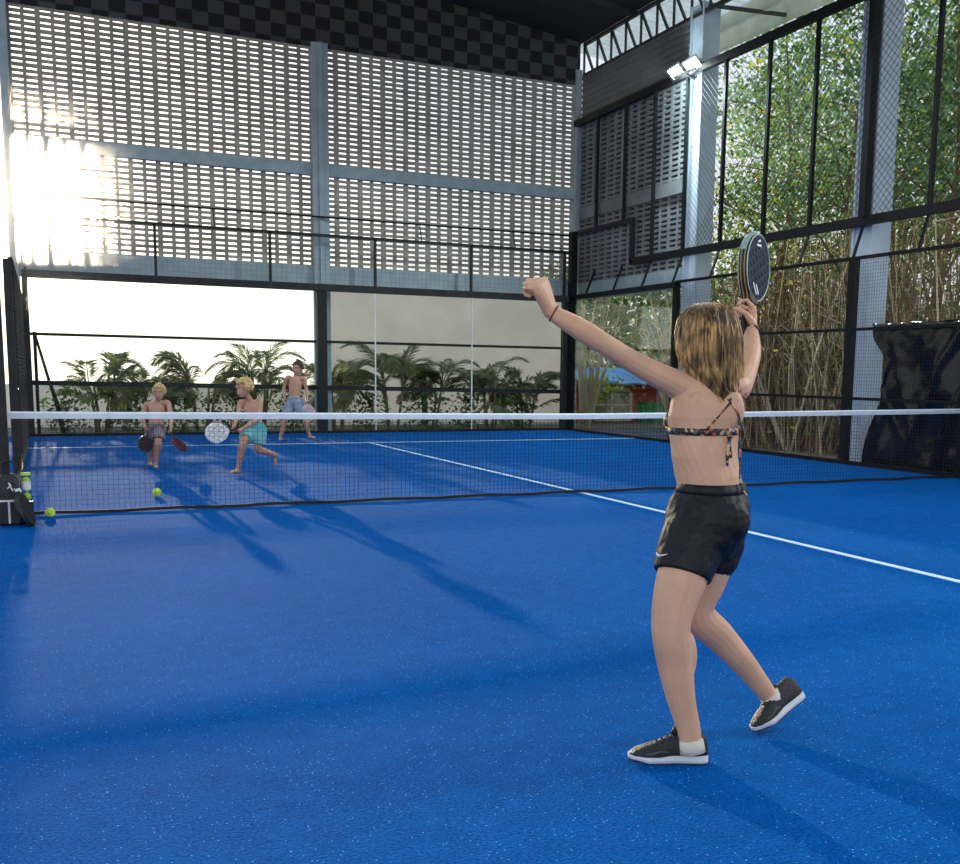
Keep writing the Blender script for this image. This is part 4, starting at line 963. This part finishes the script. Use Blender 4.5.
# ------------------------------------------------------------------ the boys
def boy(label, D, j, sc, facing, torso_f, hair_m, shorts_m, hands, feet, hairf, mouth, teeth=False, skin='skin_boy', leg_w=1., long_leg=.55):
    """a bare chested boy from measured joints; j maps joint to (px, py, dD)"""
    J = {k: P(v[0], v[1], D+v[2]) for k, v in j.items()}
    base = J['toeL'].lerp(J['toeR'], .5)
    t = thing('person', (base.x, base.y, 0), label, 'person')
    F = nrm(torso_f); b = MB(); k = sc
    sL, sR, hL, hR = J['shL'], J['shR'], J['hipL'], J['hipR']
    sc_ = sL.lerp(sR, .5); hc_ = hL.lerp(hR, .5); ax = nrm(sc_-hc_); lat = nrm(sL-sR); f = nrm(F-ax*F.dot(ax)); l = nrm(ax.cross(f)); 
    if l.dot(lat) < 0: l = l
    Lt = (sc_-hc_).length
    def S(t_, a, bb): return ring(hc_.lerp(sc_, t_), l*a*k, f*bb*k, 20, .92)
    b.loft([S(-.16, .07, .07), S(-.05, .115, .09), S(.1, .118, .09), S(.3, .108, .08), S(.5, .115, .082), S(.7, .13, .088), S(.88, .135, .082), S(1., .115, .062), S(1.08, .06, .05)])
    b.ell(hc_.lerp(sc_, .78)+f*.055*k+l*.055*k, l*.055*k, f*.028*k, ax*.045*k); b.ell(hc_.lerp(sc_, .78)+f*.055*k-l*.055*k, l*.055*k, f*.028*k, ax*.045*k)
    limb(b, [sc_+ax*.0, sc_.lerp(J['head'], .45), J['head']-ZU*.03*k], [.055*k, .044*k, .045*k])
    HK = k*1.17
    up, fd, lt = head(b, J['head'], nrm(ZU+ax*.25), facing, HK)
    for s in 'LR':
        sh, el, wr = J['sh'+s], J['el'+s], J['wr'+s]
        limb(b, [sc_.lerp(sh, .6), sh, sh.lerp(el, .5), el, el.lerp(wr, .4), wr], [.05*k, .046*k, .039*k, .033*k, .034*k, .023*k])
        u = nrm(wr-el); nn = hands[s]; hand(b, wr, u, nn, u.cross(nrm(nn)), .86*k, curls=((1.2, 1.3, .8),)*4, thumb=(.7, .6))
        hp, kn, an, toe = J['hip'+s], J['kn'+s], J['an'+s], J['toe'+s]
        limb(b, [hp.lerp(hc_, .25)+ax*.02, hp.lerp(kn, .15), hp.lerp(kn, .55), kn, kn.lerp(an, .35), kn.lerp(an, .75), an], [x*k*leg_w for x in (.08, .088, .075, .057, .054, .037, .032)])
        fdir = nrm(toe-an); sole_n = feet[s]; sn = nrm(sole_n); fd2 = nrm(fdir-sn*fdir.dot(sn)); sd = sn.cross(fd2)
        heel = an-sn*.055*k-fd2*.035*k; 
        b.loft([ring(heel+sn*.03*k+fd2*q*k, sd*a*k, sn*hh*k, 12) for q, a, hh in ((-.015, .012, .016), (.0, .026, .03), (.05, .03, .034), (.1, .034, .027), (.15, .04, .02), (.175, .04, .016), (.185, .03, .012))])
        for i, (o_, L_) in enumerate(((-.028, .05), (-.012, .044), (.003, .038), (.017, .032), (.03, .026))):
            p = heel+sn*.018*k+fd2*.165*k+sd*o_*k; b.tube([p, p+fd2*L_*.8*k, p+fd2*L_*k-sn*.004*k], [.0095*k, .0085*k, .006*k], 6)
        limb(b, [an+nrm(kn-an)*.02*k, an, heel+sn*.035*k+fd2*.03*k], [.032*k, .034*k, .033*k])
    body_, bv = skin_mesh(b, 'body', M[skin], t, .0045, 3)
    face_bits(J['head'], up, fd, lt, body_, HK, mouth, teeth)
    # hair
    r = random.Random(int(D*10)); b = MB(); k = HK; hcn = J['head']+up*.03*k-fd*.016*k
    for i in range(hairf[0]):
        z = r.uniform(-.25, 1); a = r.uniform(0, 2*PI); q = math.sqrt(max(0, 1-z*z)); d = lt*math.cos(a)*q+fd*math.sin(a)*q+up*z
        if fd.dot(d) > .55 and z < .45: continue
        p = hcn+(lt*(lt.dot(d))*.076+fd*fd.dot(d)*.092+up*up.dot(d)*.094)*k; tw = nrm(d.cross(V((r.gauss(0,1), r.gauss(0,1), r.gauss(0,1)))))
        g = hairf[1]*k; b.tube([p-d*.006*k, p+d*.012*g+tw*.012*g, p+d*.02*g-tw*.004*g, p+d*.017*g-tw*.02*g-up*.008*g], [.007*k, .0085*k, .007*k, .002*k], 5)
    b.ell(hcn+up*.004*k-fd*.004*k, lt*.078*k, fd*.09*k, up*.094*k, 18, 12)
    hb = b.build('hair', hair_m, t, smooth=True)
    k = sc
    # shorts
    b = MB(); b.loft([S(-.16, .1, .1), S(-.05, .14, .116), S(.1, .14, .114), S(.2, .128, .104)])
    for s in 'LR':
        hp, kn = J['hip'+s], J['kn'+s]; a_ = nrm(kn-hp); l2 = nrm(l-a_*l.dot(a_)); f2 = a_.cross(l2)
        b.loft([ring(hp.lerp(hc_, .2).lerp(kn, q), l2*w*k, f2*w*k, 18) for q, w in ((-.1, .1), (.2, .112), (long_leg, .108), (long_leg+.18, .108))])
    sho, bvs_ = skin_mesh(b, 'board_shorts', shorts_m, t, .006, 3)
    c_ = hc_.lerp(sc_, .19); b = MB(); b.loft(hug(bvs_, c_-ax*.014*k, ax, l, .014*k, .004, 32, 3)+hug(bvs_, c_-ax*.014*k, ax, l, .014*k, -.004, 32, 3)[::-1], False, True); b.build('waistband', shorts_m, sho, smooth=True)
    return t, J
TO = -FH  # towards the camera
# smallest boy with two dark rackets
t1, J1 = boy('smallest boy, bare chested, shouting, arms down with two dark rackets', 13.6,
  dict(head=(159, 393, -.06), shL=(168, 403, -.02), shR=(146, 405, .0), elL=(171, 417, -.04), wrL=(171, 429, -.16), elR=(142.5, 417, 0), wrR=(145, 427, -.14),
       hipL=(160, 428, 0), hipR=(151, 428, 0), knL=(158, 444, -.1), knR=(151, 445, .08), anL=(155.5, 464, -.02), anR=(150, 462, .25), toeL=(156, 471, -.14), toeR=(150, 467, .14)), .8,
  TO*.95+RH*.15, TO, M['hair_boy'], M['dark_cloth'], dict(L=-RH+TO*.2, R=RH+TO*.2), dict(L=ZU, R=ZU), (420, .7), .95, False)
racket(J1['wrL']+nrm(J1['wrL']-J1['elL'])*.045-RH*.016+nrm(P(192, 460, 13.2)-P(171.5, 433, 13.45))*.1, P(192, 460, 13.2)-P(171.5, 433, 13.45), V(TO*.12+RH*.6+ZU*.5), 'dark red padel racket angled down in the left hand of the smallest boy', R_RED, .9, logo=False, stripes=True)
racket(J1['wrR']+nrm(J1['wrR']-J1['elR'])*.045+RH*.016-ZU*.05, P(142, 450, 13.3)-P(145, 428, 13.42), V(TO*.62+RH*.78), 'black padel racket hanging face on from the right hand of the smallest boy', R_DARK, .82, logo=False, stripes=False)
# running boy with the white racket
t2, J2 = boy('running boy with curly blond hair and turquoise board shorts, white racket in front', 12.9,
  dict(head=(244, 389, -.12), shL=(260, 402, -.02), shR=(241, 403, .0), elL=(258, 419, -.12), wrL=(243, 428.5, -.25), elR=(237, 418, -.08), wrR=(233, 428, -.22),
       hipL=(261, 428, .0), hipR=(251, 429, -.0), knL=(258, 449, .02), knR=(243, 443, -.22), anL=(276, 455.5, .3), anR=(238, 469.5, -.12), toeL=(279, 469, .34), toeR=(227, 479, -.28)), .82,
  TO*.75-RH*.55, TO*.85-RH*.35, M['hair_boy'], M['teal'], dict(L=TO*.3-RH*.6-ZU*.4, R=RH*.3+TO*.6-ZU*.3), dict(L=RH*.93+ZU*.15-FH*.1, R=ZU), (520, 1.5), .35, True)
racket(P(232, 430, 12.62), P(213, 433.5, 12.5)-P(232, 430, 12.62), V(TO*.95+ZU*.1), 'white padel racket held face on by the running boy', R_WHITE, .95, logo=False)
# boy at the back
t3, J3 = boy('bare chested boy in blue grey shorts standing furthest back by the middle post', 19.2,
  dict(head=(297.5, 369, -.02), shL=(304, 379, .0), shR=(287.5, 378, 0), elL=(306.5, 390, .05), wrL=(307, 400, -.08), elR=(284, 388, .05), wrR=(284.5, 398, -.06),
       hipL=(298.5, 402, 0), hipR=(290, 402, 0), knL=(305, 420, -.1), knR=(285, 420, -.05), anL=(309.5, 435.5, 0), anR=(280.5, 437.5, 0), toeL=(315, 439.5, -.12), toeR=(281, 442, -.17)), .95,
  TO*.9-RH*.3, TO*.95+RH*.1, M['hair_brown'], M['blue_cloth'], dict(L=-RH, R=RH), dict(L=ZU, R=ZU), (300, .6), .1)
racket(J3['wrL']+nrm(J3['wrL']-J3['elL'])*.05-RH*.02, V((.22, 0, -1)), V(TO+RH*.5), 'pale pink padel racket hanging from the hand of the boy furthest back', R_PINK, .9, logo=False)
WORLD, SUNE, FILL, FRONT, GLARE, EXPO, SIDE = 1.1, 4.5, 125, 200, .9, 0.0, 150
# ================================================================== LIGHT
SUN = V((.0016, .9898, .1427)).normalized()
w = bpy.data.worlds.new('world'); SC.world = w; w.use_nodes = True; nt_ = w.node_tree; N = nt_.nodes; L = nt_.links
bg_ = N['Background']
geo = N.new('ShaderNodeTexCoord')
dp = N.new('ShaderNodeVectorMath'); dp.operation = 'DOT_PRODUCT'; L.new(geo.outputs['Generated'], dp.inputs[0]); dp.inputs[1].default_value = tuple(SUN)
mxx = N.new('ShaderNodeMath'); mxx.operation = 'MAXIMUM'; L.new(dp.outputs['Value'], mxx.inputs[0]); mxx.inputs[1].default_value = 0
pw = N.new('ShaderNodeMath'); pw.operation = 'POWER'; L.new(mxx.outputs[0], pw.inputs[0]); pw.inputs[1].default_value = 40
pw2 = N.new('ShaderNodeMath'); pw2.operation = 'POWER'; L.new(mxx.outputs[0], pw2.inputs[0]); pw2.inputs[1].default_value = 900
sep = N.new('ShaderNodeSeparateXYZ'); L.new(geo.outputs['Generated'], sep.inputs[0])
ram = N.new('ShaderNodeValToRGB'); ram.color_ramp.elements[0].position = 0; ram.color_ramp.elements[0].color = (.95, .93, .86, 1); ram.color_ramp.elements[1].position = .6; ram.color_ramp.elements[1].color = (.5, .68, .95, 1)
L.new(sep.outputs['Z'], ram.inputs['Fac'])
m1 = N.new('ShaderNodeMix'); m1.data_type = 'RGBA'; m1.blend_type = 'ADD'; m1.clamp_result = False; L.new(pw.outputs[0], m1.inputs[0]); L.new(ram.outputs['Color'], m1.inputs[6]); m1.inputs[7].default_value = (1.6, 1.35, .95, 1)
m2_ = N.new('ShaderNodeMix'); m2_.data_type = 'RGBA'; m2_.blend_type = 'ADD'; m2_.clamp_result = False; L.new(pw2.outputs[0], m2_.inputs[0]); L.new(m1.outputs[2], m2_.inputs[6]); m2_.inputs[7].default_value = (14, 12, 9, 1)
L.new(m2_.outputs[2], bg_.inputs['Color']); bg_.inputs['Strength'].default_value = WORLD
sl = bpy.data.lights.new('sun', 'SUN'); sl.energy = SUNE; sl.color = (1, .83, .6); sl.angle = .012
so = bpy.data.objects.new('sun', sl); COL.objects.link(so); so.rotation_euler = SUN.to_track_quat('Z', 'Y').to_euler(); so.location = (0, 40, 8)
def area(name, loc, to, sx, sy, e, col):
    l = bpy.data.lights.new(name, 'AREA'); l.shape = 'RECTANGLE'; l.size = sx; l.size_y = sy; l.energy = e; l.color = col
    o = bpy.data.objects.new(name, l); COL.objects.link(o); o.location = loc; o.rotation_euler = (V(loc)-V(to)).to_track_quat('Z', 'Y').to_euler(); return o
for y, f_ in ((-7.0, .45), (-1.0, 1.5), (5, 1)): area('fill_light', (0.5, y, 6.6), (0.5, y, 0), 7, 3, FILL*f_, (.9, .96, 1))  # added unseen fill under the roof, not lamps of the court
area('fill_light', (-9, -16, 5.5), (-3, -6, .8), 6, 4, FRONT, (1, .95, .88))  # added fill from behind the camera, no real lamp
area('fill_light', (2.2, -7.6, 4.2), (-3.2, -7.1, 1.1), 1.6, 1.2, SIDE, (1, .97, .92))  # added unseen fill aimed at the girl from the right
sp = bpy.data.lights.new('floodlight_beam', 'SPOT'); sp.energy = 900; sp.color = (.82, 1, 1); sp.spot_size = 2.6; sp.spot_blend = .6; sp.shadow_soft_size = .2
spo = bpy.data.objects.new('floodlight_beam', sp); COL.objects.link(spo); spo.location = (5.7, 7.2, 6.9); spo.rotation_euler = V((.5, .25, .83)).to_track_quat('Z', 'Y').to_euler()
pt = bpy.data.lights.new('floodlight_glow', 'POINT'); pt.energy = 90; pt.color = (.8, 1, 1); pt.shadow_soft_size = .12
pto = bpy.data.objects.new('floodlight_glow', pt); COL.objects.link(pto); pto.location = (5.72, 7.2, 6.75)

# added scattering sphere imitating the glare of the low sun before the breeze blocks
hm = bpy.data.materials.new('sun glare haze'); hm.use_nodes = True; nt_ = hm.node_tree; N = nt_.nodes; L = nt_.links; N.clear()
o_ = N.new('ShaderNodeOutputMaterial'); vs_ = N.new('ShaderNodeVolumeScatter'); vs_.inputs['Anisotropy'].default_value = .983; vs_.inputs['Color'].default_value = (1, .97, .9, 1)
tc = N.new('ShaderNodeTexCoord'); ln = N.new('ShaderNodeVectorMath'); ln.operation = 'LENGTH'; L.new(tc.outputs['Object'], ln.inputs[0])
mr = N.new('ShaderNodeMapRange'); mr.inputs['From Min'].default_value = .0; mr.inputs['From Max'].default_value = 2.2; mr.inputs['To Min'].default_value = 1; mr.inputs['To Max'].default_value = 0
L.new(ln.outputs['Value'], mr.inputs['Value']); p2 = N.new('ShaderNodeMath'); p2.operation = 'POWER'; p2.inputs[1].default_value = 3; L.new(mr.outputs[0], p2.inputs[0])
mu = N.new('ShaderNodeMath'); mu.operation = 'MULTIPLY'; mu.inputs[1].default_value = GLARE; L.new(p2.outputs[0], mu.inputs[0]); L.new(mu.outputs[0], vs_.inputs['Density']); L.new(vs_.outputs[0], o_.inputs['Volume'])
hp_ = P(26, 196, 15.6); b = MB(); b.ell(hp_, (2.2, 0, 0), (0, 2.2, 0), (0, 0, 2.2), 40, 24); hz_ = b.build('sun_glare_haze', hm, loc=hp_)

tag(hz_, 'added volume of sun glare haze in front of the breeze blocks', 'haze', kind='stuff')

SC.view_settings.view_transform = 'Standard'; SC.view_settings.look = 'None'; SC.view_settings.exposure = EXPO; SC.view_settings.gamma = 1
SC.cycles.volume_bounces = 1; SC.cycles.max_bounces = 7; SC.cycles.transparent_max_bounces = 24; SC.cycles.diffuse_bounces = 3; SC.cycles.glossy_bounces = 3
SC.cycles.use_denoising = True; SC.cycles.sample_clamp_indirect = 6
SC.cycles.caustics_reflective = False; SC.cycles.caustics_refractive = False
